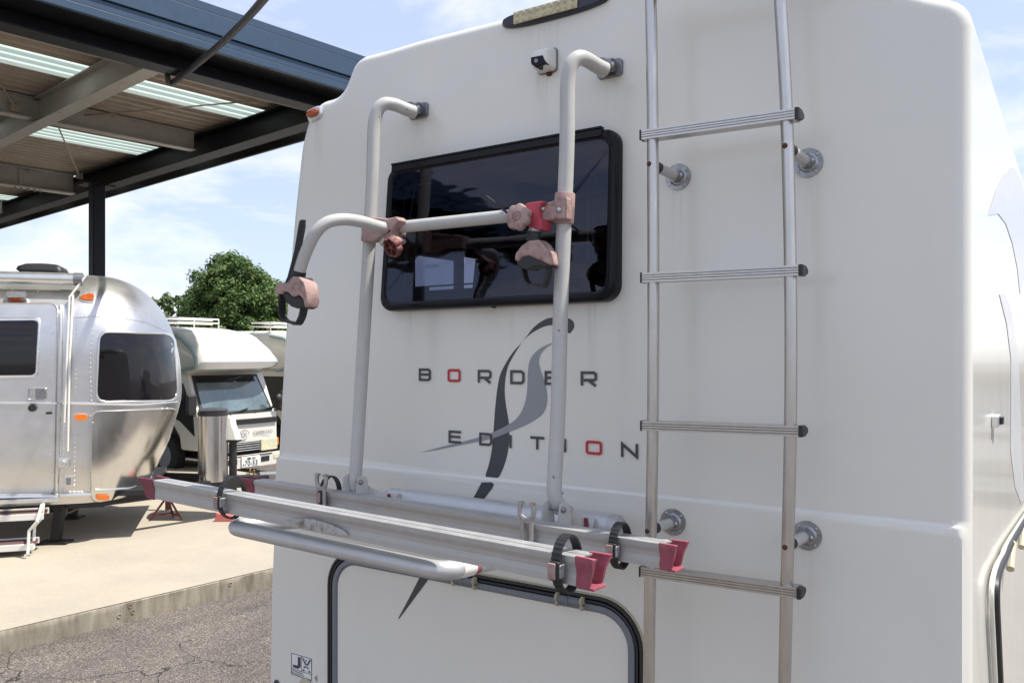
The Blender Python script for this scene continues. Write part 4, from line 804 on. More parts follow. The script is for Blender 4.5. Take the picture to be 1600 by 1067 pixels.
# fascia on the near long side and on the back
vF = vE - .42
def PV(px, py, v_):
    r_ = ray(px, py); k = (v_ - CAM.dot(E2)) / r_.dot(E2); return CAM + r_ * k
fb = PV(528, 138, vF).z; ft = PV(558, 84, vF).z; uE = uB + .75
fz = ft - fb
def fascia(z0, z1, o0, name='fascia_panel'):
    MB().prism([W(uN, vF - o0, z0), W(uN, vF - o0 + .05, z0), W(uN, vF - o0 + .05, z1), W(uN, vF - o0, z1)], E1 * (uE - uN)).build(name, navy, cp0, bevel=.006)
fascia(fb, fb + fz * .16, .0); fascia(fb + fz * .17, fb + fz * .36, -.012); fascia(fb + fz * .375, fb + fz * .80, .012); fascia(fb + fz * .815, fb + fz, -.004)
MB().prism([W(uN, vF + .05, fb + .02), W(uN, vE + .1, fb + .02), W(uN, vE + .1, fb + .05), W(uN, vF + .05, fb + .05)], E1 * (uE - uN)).build('soffit_panel', blackst, cp0)
MB().prism([W(uE, vF - .015, fb), W(uE + .05, vF - .015, fb), W(uE + .05, vF - .015, ft), W(uE, vF - .015, ft)], E2 * 24).build('end_fascia', blackst, cp0)
bk = MB().prism([W(uB + .35, vE, ZD - .22), W(uB + .45, vE, ZD - .22), W(uB + .45, vE, ZD - .02), W(uB + .35, vE, ZD - .02)], E2 * 24).build('eaves_purlin', beige, cp0)
# corrugated deck in sheets
vs1 = (uv(55, 83, ZD)[1], uv(0, 98, ZD)[1]); vs2 = (uv(145, 211, ZD)[1], uv(127, 227, ZD)[1])
s1a = min(vs1); s1b = max(vs1); s2a = min(vs2); s2b = max(vs2)
def sheet(v0, v1, m, z=ZD, name='roof_sheet'):
    per = .22; n = max(2, round((v1 - v0) / per)); per = (v1 - v0) / n; pr_ = []
    for i in range(n):
        b = v0 + i * per; pr_ += [(b, 0), (b + per * .32, 0), (b + per * .5, .07), (b + per * .82, .07)]
    pr_.append((v1, 0)); mb_ = MB(); mb_.rings([[W(uN, v_, z + h) for v_, h in pr_], [W(uE, v_, z + h) for v_, h in pr_]], closed=False); return mb_.build(name, m, cp0)
print('CANOPY v', vE, s1a, s1b, s2a, s2b, 'fascia', fb, ft, 'post', uB)
edges_ = [vF + .06, s1a]; sheet(vF + .06, s1a, decku); sheet(s1a, s1b, translm, name='translucent_sheet')
n = max(1, round((s2a - s1b) / .9)); [sheet(s1b + (s2a - s1b) * i / n, s1b + (s2a - s1b) * (i + 1) / n, decku) for i in range(n)]
sheet(s2a, s2b, translm, name='translucent_sheet'); v = s2b; gap = (s2a - s1b); k = 0
while v < vL:
    v2 = v + gap; n = max(1, round(gap / .9)); [sheet(v + gap * i / n, v + gap * (i + 1) / n, decku) for i in range(n)]; sheet(v2, v2 + (s1b - s1a), translm, name='translucent_sheet'); v = v2 + (s1b - s1a)
# beige secondary beams
uX = uv(236, 112, HB + .04)[0]; beam(uX, vE + fl_, uX, vL, HB + .04, .36, .2, 'cross_beam', beige)
for k in (1, 2): beam(uX - 6.5 * k, vE + fl_, uX - 6.5 * k, vL, HB + .04, .36, .2, 'cross_beam', beige)
v1b = uv(311, 238, HB + .1)[1]; beam(uN, v1b, uB - .14, v1b, HB + .1, .3, .16, 'purlin', beige)
v2b = uv(140, 308, HB + .01)[1] ; beam(uN, v2b, uB - .14, v2b, HB + .01, .39, .24, 'main_beam', beige)
v3b = v2b + (v2b - v1b) * .85; beam(uN, v3b, uB - .14, v3b, HB + .1, .3, .16, 'purlin', beige)
beam(uN, vE + fl_ + .35, uB - .14, vE + fl_ + .35, HB + .14, .26, .14, 'purlin', beige)
pp_ = W(uB - .3, v2b, 0); sp = MB(); c_ = W(uB - .95, v2b, HB + .2)
for s_ in (-1, 1): sp.box(c_ - E2 * .02 * s_, E1 * .36, E2 * .01, UP * .32)
sp.build('splice_plate', beige, cp0); bo = MB()
for i in range(2):
    for j in range(4): bo.dome(c_ - E2 * .026 + E1 * (i - .5) * .18 + UP * (j - 1.5) * .07, -E2, .018, .7, 6, 2)
tag(bo.build('splice_bolt', beige, cp0, smooth=True), kind='stuff')
for (v_, z_) in ((v2b, HB + .02), (vE + .2, HB + .28)):
    b3 = MB(); 
    for i in range(5): b3.cyl(W(uB - .75 - i * .11, v_ + random.uniform(-.06, .06), z_ - .05), W(uB - .75 - i * .11, v_, z_ + .02), .02, 6)
    tag(b3.build('flange_bolt', rustrod, cp0), kind='stuff')
# bracing rods
for (p0, z0_1, p1, z1_1) in (((0, 130), HB + .35, (24, 168), HB + .2), ((90, 196), HB + .35, (124, 275), HB + .15), ((95, 184), HB + .3, (400, 158), HB + .38)):
    MB().tube([PZ(*p0, z0_1), PZ(*p1, z1_1)], .012, 8).build('brace_rod', rustrod, cp0, smooth=True)
for (q, z_) in (((24, 168), HB + .2), ((124, 275), HB + .15), ((95, 184), HB + .3)): MB().box(PZ(*q, z_), E1 * .12, E2 * .03, UP * .1).build('rod_gusset', rustrod, cp0)
# post
pc = PZ(151.5, 290, HB); pw = sz(27, pc) * .70
pb = MB(); cpt = Vector((pc.x, pc.y, 0)); pb.box(cpt + UP * (HB + ST) / 2, E1 * pw, E2 * pw, UP * (HB - ST)); pb.build('post', blackst, cp0, bevel=.02)
MB().box(cpt + UP * HB, E1 * .55, E2 * .4, UP * .03).build('post_head_plate', blackst, cp0)
for i in (2, 3): cpt2 = cpt - E1 * 0 + E2 * 7 * (i - 1); MB().box(cpt2 + UP * (HB + ST) / 2, E1 * pw, E2 * pw, UP * (HB - ST)).build('post', blackst, cp0, bevel=.02)
cpt3 = W(uB, vE + .13, 0)
# cable
cb0 = PZ(262, 122, HB - .02)
cab = MB().tube(spline([cb0 + Vector((0, 0, .25)), cb0, PZ(272, 128, HB - .05), PD(330, 82, 8.6), PD(375, 40, 7.2), PD(413, -2, 6.0), PD(470, -80, 4.4)], 8), [.03] * 17 + [.034] * 16 + [.032] * 16, 10).build('power_cable', blk, smooth=True)
tag(cab, 'thick black cable hanging slanted from the carport edge beam', 'cable')

# ------------------------------------------------------------------ SILVER TRAILER
TA = Vector((.615, .788, 0)).normalized(); TN = Vector((TA.y, -TA.x, 0)); TB = Vector((-8.40, 2.16, 0))
def TW(s_, t_, z_): return TB + TA * s_ - TN * t_ + UP * z_
trl = thing('travel_trailer', TW(0, 1.15, ST), 'polished aluminium travel trailer with rounded front and wraparound dark window', 'trailer')
HWd = 1.15; S0 = .33; ZBt, ZM, ZTt = .57, 2.0, 2.93
def Wd(z):
    if z >= ZM: return HWd * max(0, 1 - ((z - ZM) / (ZTt - ZM)) ** 2.5) ** (1 / 2.5)
    if z < 1.05: return HWd - .05 * ((1.05 - z) / .4) ** 2
    return HWd
def En(z):
    e = .90
    if z >= 1.6: return e * max(0, 1 - ((z - 1.6) / (ZTt - 1.6)) ** 2.35) ** (1 / 2.35)
    return e - .34 * ((1.6 - z) / .94) ** 1.4
zs = [ZBt + (ZM - ZBt) * i / 16 for i in range(17)] + [ZM + (ZTt - ZM) * math.sin(i / 22 * math.pi / 2) for i in range(1, 23)]
rings_ = []
for z in zs:
    row = [TW(s_, HWd - Wd(z), z) for s_ in (-6.5, -3, -1.5, -.8, -.3, .1)]
    for i in range(41):
        th = -math.pi / 2 + math.pi * i / 40; c_, s_ = math.cos(th), math.sin(th); e = 2 / 2.25
        row.append(TW(S0 + En(z) * abs(c_) ** e, HWd + Wd(z) * abs(s_) ** e * (1 if s_ > 0 else -1), z))
    row += [TW(s_, HWd + Wd(z), z) for s_ in (.1, -1.5, -6.5)]; rings_.append(row)
tm = MB(); tm.rings(rings_, closed=False); n_ = len(rings_[0])
tm.add(rings_[0], [tuple(range(n_))])
shell = tm.build('shell', skin, trl, smooth=True, ang=60)
bvh = BVHTree.FromPolygons([v - Vector((0, 0, 0)) for v in tm.v], tm.f)
def hit(px, py):
    r_ = ray(px, py).normalized(); l, n2, i, d = bvh.ray_cast(CAM, r_)
    if l is None: return None
    if n2.dot(r_) > 0: n2 = -n2
    return l, n2
def onT(px, py, off=0):
    h_ = hit(px, py); sh_ = 0
    while h_ is None and sh_ < 200: sh_ += 1; h_ = hit(px + (150 - px) * sh_ / 200, py + (600 - py) * sh_ / 200)
    return h_[0] + h_[1] * off
def patch(poly, off, name, m, par, rings=7, skirt=True):
    cx = sum(p[0] for p in poly) / len(poly); cy = sum(p[1] for p in poly) / len(poly); rg = []
    if skirt: rg.append([onT(*p, -.01) for p in poly])
    for k in range(rings + 1):
        f = 1 - k / (rings + .5); rg.append([onT(cx + (p[0] - cx) * f, cy + (p[1] - cy) * f, off) for p in poly])
    return MB().rings(rg, cap1=True).build(name, m, par, smooth=True, ang=60)
def frame_strip(poly_o, poly_i, off, name, m, par):
    mid = [((a_[0] + b2[0]) / 2, (a_[1] + b2[1]) / 2) for a_, b2 in zip(poly_o, poly_i)]
    return MB().rings([[onT(*p, -.01) for p in poly_o], [onT(*p, off * .7) for p in poly_o], [onT(*p, off) for p in mid], [onT(*p, off * .7) for p in poly_i], [onT(*p, -.01) for p in poly_i]]).build(name, m, par, smooth=True, ang=70)
def quadpx(tl, tr2, br, bl2, r=12, n=5, sub=8):
    c = fillet2([tl, tr2, br, bl2], r, n); o = []
    for i in range(len(c)):
        a_ = c[i]; b2 = c[(i + 1) % len(c)]; L = (Vector(b2) - Vector(a_)).length; k = max(1, int(L / 12))
        for j in range(k): o.append(tuple(Vector(a_).lerp(Vector(b2), j / k)))
    return o
def grow(poly, d):
    cx = sum(p[0] for p in poly) / len(poly); cy = sum(p[1] for p in poly) / len(poly); xs = [p[0] for p in poly]; ys = [p[1] for p in poly]; hw = (max(xs) - min(xs)) / 2; hh = (max(ys) - min(ys)) / 2
    return [(cx + (p[0] - cx) * (1 + d / hw), cy + (p[1] - cy) * (1 + d / hh)) for p in poly]
fw = quadpx((156, 519), (271, 523), (277, 625), (151, 627), 16)
frame_strip(grow(fw, 2.6), grow(fw, -.6), .016, 'front_window_frame', trim, trl); patch(fw, .006, 'front_window', darkg, trl)
gd = quadpx((144, 644), (276, 640), (252, 748), (142, 787), 12)
gd = [p for p in quadpx((144, 643), (276.5, 638), (232, 781), (142, 783), 13)]
frame_strip(grow(gd, 1.2), grow(gd, -.8), .02, 'rock_guard_frame', trim, trl); patch(gd, .018, 'rock_guard', skin2, trl)
# door
dq = quadpx((-60, 476), (90, 476), (84, 771), (-60, 771), 14)
dp = patch(dq, .012, 'door', skin, trl, 5); frame_strip(grow(dq, 1.6), grow(dq, -.3), .022, 'door_frame', trim, trl)
wq_ = quadpx((-30, 502), (60, 501), (56, 586), (-30, 587), 8); frame_strip(grow(wq_, 4.5), grow(wq_, -.4), .022, 'door_window_frame', trim, dp); patch(wq_, .016, 'door_window', darkg, dp, 3)
hq = quadpx((45, 606), (74, 606), (73, 624), (45, 624), 3, 3); frame_strip(grow(hq, .8), grow(hq, -1.2), .024, 'handle_frame', trim, dp); patch(grow(hq, -1.5), .016, 'handle_recess', skin2, dp, 2); hq2 = quadpx((56, 608), (71, 608), (71, 622), (56, 622), 2, 2); patch(hq2, .024, 'handle', cast, dp, 2)
p = onT(51.5, 637, .014); MB().cyl(p, p + TN * .03, .035, 20).build('porthole_knob', blk, dp, smooth=True)
p = onT(77, 645, .014); MB().box(p, TA * .05, TN * .02, UP * .02).build('door_stop', blk, dp)
# belt line, base trim, seams
def strip(pts, w_, off, name, m, par):
    pp = []
    for i in range(len(pts) - 1):
        L = int(max(abs(pts[i + 1][0] - pts[i][0]), abs(pts[i + 1][1] - pts[i][1])) / 5) + 1
        for k in range(L): t = k / L; pp.append((pts[i][0] * (1 - t) + pts[i + 1][0] * t, pts[i][1] * (1 - t) + pts[i + 1][1] * t))
    pp.append(pts[-1]); return MB().tube([onT(*p, off) for p in pp], w_, 8).build(name, m, par, smooth=True)
strip([(-60, 629), (90, 629.5)], .012, .014, 'belt_trim', trim, dp); strip([(98, 630), (150, 631), (215, 632), (276, 628)], .014, .004, 'belt_trim', trim, trl)
strip([(95, 773), (142, 771.5)], .022, .004, 'base_trim', trim, trl); strip([(-60, 777), (92, 774)], .026, .02, 'door_sill', trim, trl)
strip([(148, 764), (200, 762), (238, 752)], .012, .022, 'base_trim', trim, trl)
strip([(114, 497), (150, 495), (190, 497), (230, 505), (262, 519)], .003, .001, 'panel_seam', skin2, trl)
strip([(96, 478), (94, 620), (88, 772)], .018, .006, 'door_post', trim, trl)
# rivets
rv = MB()
def rivets(pts, step):
    for i in range(len(pts) - 1):
        L = math.dist(pts[i], pts[i + 1]); k = max(1, int(L / step))
        for j in range(k):
            t = j / k; q = (pts[i][0] * (1 - t) + pts[i + 1][0] * t, pts[i][1] * (1 - t) + pts[i + 1][1] * t); h_ = hit(*q)
            if h_: rv.dome(h_[0] + h_[1] * .004, h_[1], .0065, .6, 6, 2)
rivets([(97, 480), (97, 620), (92, 770)], 6); rivets([(100, 640), (99, 768)], 5); rivets([(116, 495), (150, 493), (190, 495), (230, 503), (255, 514)], 5); rivets([(-10, 496), (62, 494)], 6); rivets([(143, 640), (141, 560), (146, 500)], 7); rivets([(150, 640), (200, 641), (268, 637)], 7); rivets([(141, 650), (139, 778)], 7); rivets([(120, 500), (118, 620)], 7); rivets([(118, 640), (116, 765)], 7); rivets([(150, 476), (185, 479), (220, 486), (245, 497)], 8); rivets([(98, 768), (140, 767)], 6)

for q in ((62, 508), (62, 520), (62, 535), (61, 550), (61, 565), (60, 580)): rv.dome(onT(*q, .02), TN, .006, .6, 6, 2)
for x_ in range(6, 55, 7): rv.dome(onT(x_, 592, .02), TN, .006, .6, 6, 2)
for q in ((83, 520), (82, 560), (82, 588), (81, 640), (80, 680), (79, 710), (78, 740), (47, 661), (46, 712), (60, 457), (20, 455), (145, 660), (145, 646)): rv.dome(onT(*q, .018), TN, .007, .6, 6, 2)
o = rv.build('rivet', trim, trl, smooth=True); o['kind'] = 'stuff'
# lamps
for q, r_ in (((118, 127), None),): pass
def lamp(px, py, w_, h_, m, base=True):
    q = quadpx((px - w_ / 2, py - h_ / 2), (px + w_ / 2, py - h_ / 2), (px + w_ / 2, py + h_ / 2), (px - w_ / 2, py + h_ / 2), h_ * .35, 3)
    if base: patch(grow(q, 1), .012, 'lamp_base', trim, trl, 1)
    return patch(q, .035, 'marker_lamp', m, trl, 2)
lamp(127, 651.5, 18, 9, amber); lamp(158.5, 775, 19, 8, amber)
tl_ = [(124, 467), (130, 463), (139, 461), (146, 462), (147, 467), (146, 471), (138, 471), (130, 470)]
patch(tl_, .022, 'marker_lamp', amberd, trl, 2); patch(grow([(p[0], p[1] + 1.5) for p in tl_], .5), .012, 'lamp_base', trim, trl, 1)
ql = quadpx((12, 462), (43, 462), (43, 471), (12, 471), 3, 3); pl_ = patch(ql, .06, 'porch_lamp', cast, trl, 2); patch([(p[0], p[1] + 5) for p in quadpx((14, 463.5), (36, 463.5), (36, 467), (14, 467), 1.5, 2)], .05, 'porch_lens', amberd, pl_, 1)
p = onT(106, 751, .006); sw_ = MB().box(p, TA * .09, TN * .02, UP * .10).build('shore_socket', trim, trl, bevel=.006); MB().box(p + TN * .008 + TA * .01, TA * .04, TN * .02, UP * .07).build('socket_flap', cast, sw_, bevel=.003)
# awning roller and arms
az = 2.80; ap = TW(S0 - .02, .23, az); q = PD(108, 437, dep(ap)); az = q.z; tt_ = .20
aw = MB().tube([TW(-3.2, tt_, az), TW(.28, tt_, az)], .062, 24).build('awning_roller', trim, trl, smooth=True); MB().cyl(TW(.28, tt_, az), TW(.36, tt_, az), .066, 24).build('roller_end', cast, aw, smooth=True)
for dx in (0, 5.5):
    MB().tube([TW(.40 + dx * .0, tt_ - .02, az + .05) if dx == 0 else onT(114, 465, .05), onT(110 + dx, 470, .06), onT(106 + dx * .8, 560, .05), onT(102 + dx, 660 + dx * 8, .05)], .011, 8).build('awning_arm', white, trl, smooth=True)
p = onT(109, 452, .08); MB().box(p, TA * .08, TN * .05, UP * .05).dome(p + TN * .03, TN, .03, 1, 8, 3).build('arm_knuckle', trim, trl, bevel=.006)
p = onT(101, 722, .04); MB().box(p, TA * .09, TN * .06, UP * .08).cyl(p + TN * .02, p + TN * .08, .03, 12).build('arm_foot', trim, trl, bevel=.004)
# roof vent
vc = TW(.05, .75, 2.86); q = PD(67, 428, dep(vc)); vc.z = q.z + .01
dv = q - vc; vc = Vector((q.x, q.y, vc.z))
MB().rings([[vc + TA * x_ + TN * y_ + UP * z_ for x_, y_ in rrect(-w_, w_, -w_ * .8, w_ * .8, .06)] for z_, w_ in ((-.14, .20), (.0, .20), (.02, .225), (.055, .21), (.085, .15), (.095, .08))], cap1=True).build('roof_vent', blk, trl, smooth=True)
vc2 = vc - TA * 1.0; MB().rings([[vc2 + TA * x_ + TN * y_ + UP * z_ for x_, y_ in rrect(-w_, w_, -w_ * .8, w_ * .8, .06)] for z_, w_ in ((-.12, .30), (.0, .30), (.02, .34), (.055, .30), (.085, .2))], cap1=True).build('roof_vent', blk, trl, smooth=True)
# chassis, jacks, step, drawbar
ch = MB()
ch.prism([TW(-6, .2, .66), TW(.75, .2, .66), TW(.55, .2, .50), TW(-6, .2, .50)], -TN * .08); ch.prism([TW(-6, 2.0, .66), TW(.75, 2.0, .66), TW(.55, 2.0, .5), TW(-6, 2.0, .5)], -TN * .08)
ch.box(TW(-2.5, 1.15, .63), TA * 7, TN * 1.9, UP * .05)
for t0 in (.25, 2.05): ch.prism([TW(.5, t0, .50), TW(.5, t0, .62), TW(2.0, 1.15, .62), TW(2.0, 1.15, .50)], -TN * .07)
ch.box(TW(1.95, 1.15, .57), TA * .5, TN * .16, UP * .12); ch.build('chassis', steelblk, trl)
MB().tube([TW(2.1, 1.15, .62), TW(2.42, 1.15, .62)], [.05, .06], 12).build('coupler', cast, trl, smooth=True)
for (px_, py_, w1) in ((87, 850, 1), (113, 811, .8)):
    f = PZ(px_, py_ - 3, ST + .01); tp = f + UP * .42 + VR * .06; jk = MB(); jk.box(f + UP * .006, VR * .20 * w1 * 1.4, VF * .16, UP * .02); jk.box((f + tp) / 2 + UP * .02, VR * .085, VF * .08, tp - f); jk.tube([f + VR * -.04 + UP * .3, f + VR * -.08 + UP * .44], .02, 6); jk.build('stabiliser_jack', steelblk, trl)
MB().tube([PD(40, 795, 8.6), PD(80, 806, 8.6), PD(110, 800, 8.7), PD(128, 790, 8.7)], .012, 6).build('jack_rod', rustrod, trl, smooth=True)
for (py_, wd_) in ((802, 66), (845, 55)):
    zc = CH - (py_ - 555) / 1300 * 8.0; p1 = PD(wd_, py_, 8.0); t0 = (p1 - TB).dot(TA); stp = MB().box(TW(t0 - .35, -.10 - (.10 if py_ > 830 else 0), p1.z), TA * .72, TN * .22, UP * .025).build('step_tread', tread, trl)
    tn_ = -.21 - (.10 if py_ > 830 else 0); MB().box(TW(t0 - .35, tn_ - .005, p1.z - .02), TA * .74, TN * .03, UP * .06).box(TW(t0 - .35, tn_ + .23, p1.z - .005), TA * .74, TN * .02, UP * .06).build('step_nosing', white, stp, bevel=.004)
for tt2 in (-.0, -.22): MB().tube([PD(68, 786, 8.0) + TN * (-tt2) * .3, PD(66, 808, 8.0) + TN * (-tt2), PD(54, 822, 8.0) + TN * (-tt2), PD(54, 855, 8.0) + TN * (-tt2 + .05), PD(50, 858, 8.0) + TN * (-tt2 + .05)], .014, 8).build('step_side', white, trl, smooth=True)
MB().box(PD(30, 783, 8.0), TA * .7, TN * .1, UP * .025).build('step_bracket', trim, trl)
# gas bottle cover
gc = PD(333, 748, 9.76); gcz = CH - .64 * 1.0; gz0 = gc.z; gz1 = CH - (641 - 555) / 1300 * 9.76
def oval(a_, b2, z_, c=gc): return [Vector((c.x, c.y, 0)) + TA * a_ * (abs(math.cos(t)) ** .75) * (1 if math.cos(t) > 0 else -1) + TN * b2 * (abs(math.sin(t)) ** .75) * (1 if math.sin(t) > 0 else -1) + UP * z_ for t in [k * R(9) for k in range(40)]]
gb = MB().rings([oval(.165, .30, gz0), oval(.165, .30, gz1 - .04)], cap0=True).build('gas_bottle_cover', skin2, trl, smooth=True, ang=60)
MB().rings([oval(.172, .306, gz1 - .05), oval(.172, .306, gz1 - .015), oval(.16, .295, gz1 - .01), oval(.165, .30, gz1 + .01), oval(.12, .26, gz1 + .02)], cap1=True).build('cover_lid', blk, gb, smooth=True)
gf = PD(306, 745, 10.1)
# tongue jack
jx = PD(364, 735, 9.9); jb = jx.z
tj = MB().cyl(Vector((jx.x, jx.y, ST + .12)), Vector((jx.x, jx.y, CH - 1.02)), .045, 14).build('tongue_jack', blk, trl, smooth=True)
hz = CH - (686 - 555) / 1300 * 9.9
MB().rings([[Vector((jx.x, jx.y, hz)) + VR * x_ + VF * y_ + UP * z_ for x_, y_ in rrect(-w_ + o_2, w_ + o_2, -.08, .08, .03)] for z_, w_, o_2 in ((0, .09, 0), (.02, .085, -.01), (.10, .075, -.02), (.16, .055, -.03), (.25, .045, -.035), (.27, .03, -.035))], cap1=True, cap0=True).build('jack_head', white, tj, smooth=True)
MB().box(Vector((jx.x, jx.y, hz - .015)), VR * .16, VF * .12, UP * .04).build('jack_collar', blk, tj, bevel=.008)
c0 = PD(391, 741, 9.9); chn = MB()
for k in range(9):
    cc_ = c0 + VR * math.sin(k * 1.7) * .04 - UP * (k * .02 - .05); ax_ = VR if k % 2 else VF
    chn.tube([cc_ + ax_ * .012 * math.cos(t) + UP * .024 * math.sin(t) for t in [j * R(45) for j in range(8)]], .006, 5, closed=True)
chn.build('safety_chain', mat('gold_chain', (.45, .28, .12), .4, .7), trl, smooth=True)
# axle stand under the front
asd = thing('axle_stand', PZ(262, 806, ST), 'dark red tripod axle stand under the front of the silver trailer', 'axle stand')
fz_ = PZ(262, 812, ST); top = PD(262, 780, dep(fz_)); fr_ = MB(); lg = []
for ang_ in (200, 340, 90):
    d = VR * math.cos(R(ang_)) * .2 + VF * math.sin(R(ang_)) * .16; f = Vector((fz_.x, fz_.y, ST)) + d; lg.append(f); MB().tube([f, Vector((fz_.x, fz_.y, top.z)) + d * .15], .012, 8).build('leg', redjack, asd, smooth=True)
for i in range(3): a_ = lg[i].lerp(Vector((fz_.x, fz_.y, top.z)), .25); b2 = lg[(i + 1) % 3].lerp(Vector((fz_.x, fz_.y, top.z)), .25); MB().tube([a_, b2], .008, 6).build('cross_brace', redjack, asd, smooth=True)
MB().cyl(Vector((fz_.x, fz_.y, top.z - .12)), Vector((fz_.x, fz_.y, top.z + .02)), .028, 12).box(Vector((fz_.x, fz_.y, top.z + .03)), VR * .12, VF * .08, UP * .02).build('saddle', redjack, asd, smooth=True, ang=30)
pk = PZ(347, 815, ST); bkk = MB().prism([pk + VR * .10 * x_ + UP * z_ for x_, z_ in ((-.9, 0), (1.2, 0), (1.2, .07), (-.7, .1))], VF * .14).prism([pk + VF * .15 + VR * .10 * x_ + UP * z_ for x_, z_ in ((-.9, 0), (1.2, 0), (1.2, .10), (-.7, .12))], VF * .02).build('wheel_chock', pinkblk, bevel=.008)
tag(bkk, 'small pink wheel chock lying on the pale concrete behind the rack', 'wheel chock')

# ------------------------------------------------------------------ CABOVER CAMPER (front faces +X)
VX, VY = -11.75, 6.35
van = thing('camper_van', (VX - 2, VY + .85, 0), 'cream cabover camper truck with over-cab berth, plate 70-53, behind the silver trailer', 'camper', 'cabover campers parked in a row')
def V(x_, y_, z_): return Vector((VX + x_, VY + y_, z_))
Wv = 1.58
def loft(secs, name, m, par, cap=True, ang=40, bev=0):  # secs: list of (x, [(y,z)...])
    return MB().rings([[V(x_ if not callable(x_) else 0, y_, z_) for y_, z_ in pts] for x_, pts in secs], cap0=cap, cap1=cap).build(name, m, par, smooth=True, ang=ang, bevel=bev)
def sec(pts, y0, y1, name, m, par, bev=.03, ang=30): # side outline (x,z) extruded across y
    mb_ = MB(); mb_.prism([V(x_, y0, z_) for x_, z_ in pts], (0, y1 - y0, 0)); return mb_.build(name, m, par, bevel=bev, seg=3, ang=ang)
zh_ = lambda py, d=14.2: CH - (py - 555) / 1300 * d
zWT, zWB, zBU, zBB = zh_(585), zh_(644), zh_(703), zh_(727)
cabp = [(-1.5, .48), (-1.42, .48), (-1.36, .70), (-1.2, .86), (-.95, .92), (-.7, .86), (-.55, .7), (-.5, .48), (-.02, .48), (.0, zWB - .05), (-.05, zWB), (-.36, zWT + .02), (-.5, zWT + .1), (-1.5, zWT + .1)]
cab_ = sec(cabp, 0, Wv, 'cab', camw, van, .05)
# over-cab
ztop = zh_(514, 15)
ocp = [(-3, zWT + .03), (-.15, zWT + .03), (.16, zWT + .10), (.20, zWT + .22), (.08, zWT + .52), (-.28, ztop - .06), (-.7, ztop), (-3, ztop + .02)]
oc = MB(); rr_ = []
for (y_, inx, dz) in ((-.14, .10, .16), (-.10, .04, .06), (.0, .0, .0), (.5, 0, 0), (.95, 0, 0), (1.12, .01, .02), (1.28, .03, .05), (1.42, .07, .10), (1.54, .13, .17), (1.62, .21, .25), (1.67, .31, .34)):
    rr_.append([V(x_ - (inx if x_ > -1 else 0), y_, z_ - (dz if z_ > zWT + .4 else 0) + (dz * .3 if z_ < zWT + .2 else 0)) for x_, z_ in ocp])
ocb = oc.rings(rr_, cap0=True, cap1=True).build('over_cab_berth', camw, van, smooth=True, ang=38)
for (yy, ix, dz) in ((-.12, .06, .10), (1.50, .16, .20)):
    pts = [V(x_ - (ix if x_ > -1 else 0) + .012, yy - (.03 if yy < 0 else -.03), z_ - (dz if z_ > zWT + .4 else 0) + (dz * .3 if z_ < zWT + .2 else 0)) for x_, z_ in ocp[1:-1]]
    MB().tube(bend([V(-.6, yy, zWT + .04)] + pts[1:], .06, 4), .035, 8).build('teal_edge_trim', teal, ocb, smooth=True)
# living box
MB().bx(VX - 5.2, VX - 1.5, VY - .18, VY + 1.76, .5, ztop + .0).build('living_box', camw, van, bevel=.06)
# front glass, a-pillars
def slab_(pts, name, m, par, d=(.012, 0, 0), bev=.004): return MB().prism(pts, d).build(name, m, par, bevel=bev)
def fx(z_): return 0.0 if z_ < zWB - .05 else (-.05 - (z_ - zWB) / (zWT - zWB) * .31 if z_ > zWB else 0)
def WSP(y_, v_): z_ = zWB + (zWT - zWB) * v_; bulge = .06 * (1 - (2 * (y_ / Wv) - 1) ** 2); return V(-.05 - .31 * v_ + .012 + bulge, y_, z_)
def wsring(y0, y1, v0, v1, o=0):
    o2 = []
    for y_, v_ in [(y0 + (y1 - y0) * i / 8, v1) for i in range(9)] + [(y1, v1 - (v1 - v0) * i / 4) for i in range(1, 4)] + [(y1 - (y1 - y0) * i / 8, v0) for i in range(9)] + [(y0, v0 + (v1 - v0) * i / 4) for i in range(1, 4)]: o2.append(WSP(y_, v_) + Vector((o, 0, 0)))
    return o2
bmw = MB(); nn9 = 12
for nm, (y0, y1, v0, v1), o2, m in (('windscreen_seal', (.06, Wv - .06, .0, .99), .0, blk), ('windscreen', (.10, Wv - .10, .05, .94), .006, wsg)):
    rws = [[WSP((y0 + .03 * j / 5) + ((y1 - .12 * j / 5) - (y0 + .03 * j / 5)) * i / nn9, v0 + (v1 - v0) * j / 5) + Vector((o2, 0, 0)) for i in range(nn9 + 1)] for j in range(6)]
    ob_ = MB().rings(rws, closed=False).build(nm, m, van, smooth=True)
MB().prism([WSP(.13 + (Wv - .43) * i / 8, .94) + Vector((.012, 0, 0)) for i in range(9)] + [WSP(.13 + (Wv - .40) * (8 - i) / 8, .80) + Vector((.012, 0, 0)) for i in range(9)], (.002, 0, 0)).build('sunshade_band', darkg, van)
# front panel, grille, lamps, bumper
fpn = MB(); rws = [[V(.035 + .05 * (1 - (2 * i / 12 - 1) ** 2) - .02 * (j / 4) ** 2, .03 + (Wv - .06) * i / 12, .5 + (zWB - .52) * j / 4) for i in range(13)] for j in range(5)]
fpn.rings(rws, closed=False); fpn.build('front_panel', camw, van, smooth=True)
def FP(y_, z_, o=0): i = y_ / Wv; return V(.035 + .05 * (1 - (2 * i - 1) ** 2) + o, y_, z_)
def fband(y0, y1, z0, z1, o, name, m, par=van, curve=0):
    n = 10; top_ = [FP(y0 + (y1 - y0) * i / n, z1 + curve * (1 - (2 * i / n - 1) ** 2), o) for i in range(n + 1)]; bot = [FP(y0 + (y1 - y0) * i / n, z0 + curve * (1 - (2 * i / n - 1) ** 2), o) for i in range(n + 1)]
    return MB().prism(top_ + bot[::-1], (-.05, 0, 0)).build(name, m, par, bevel=.006)
zz = lambda py: zh_(py, 14.6)
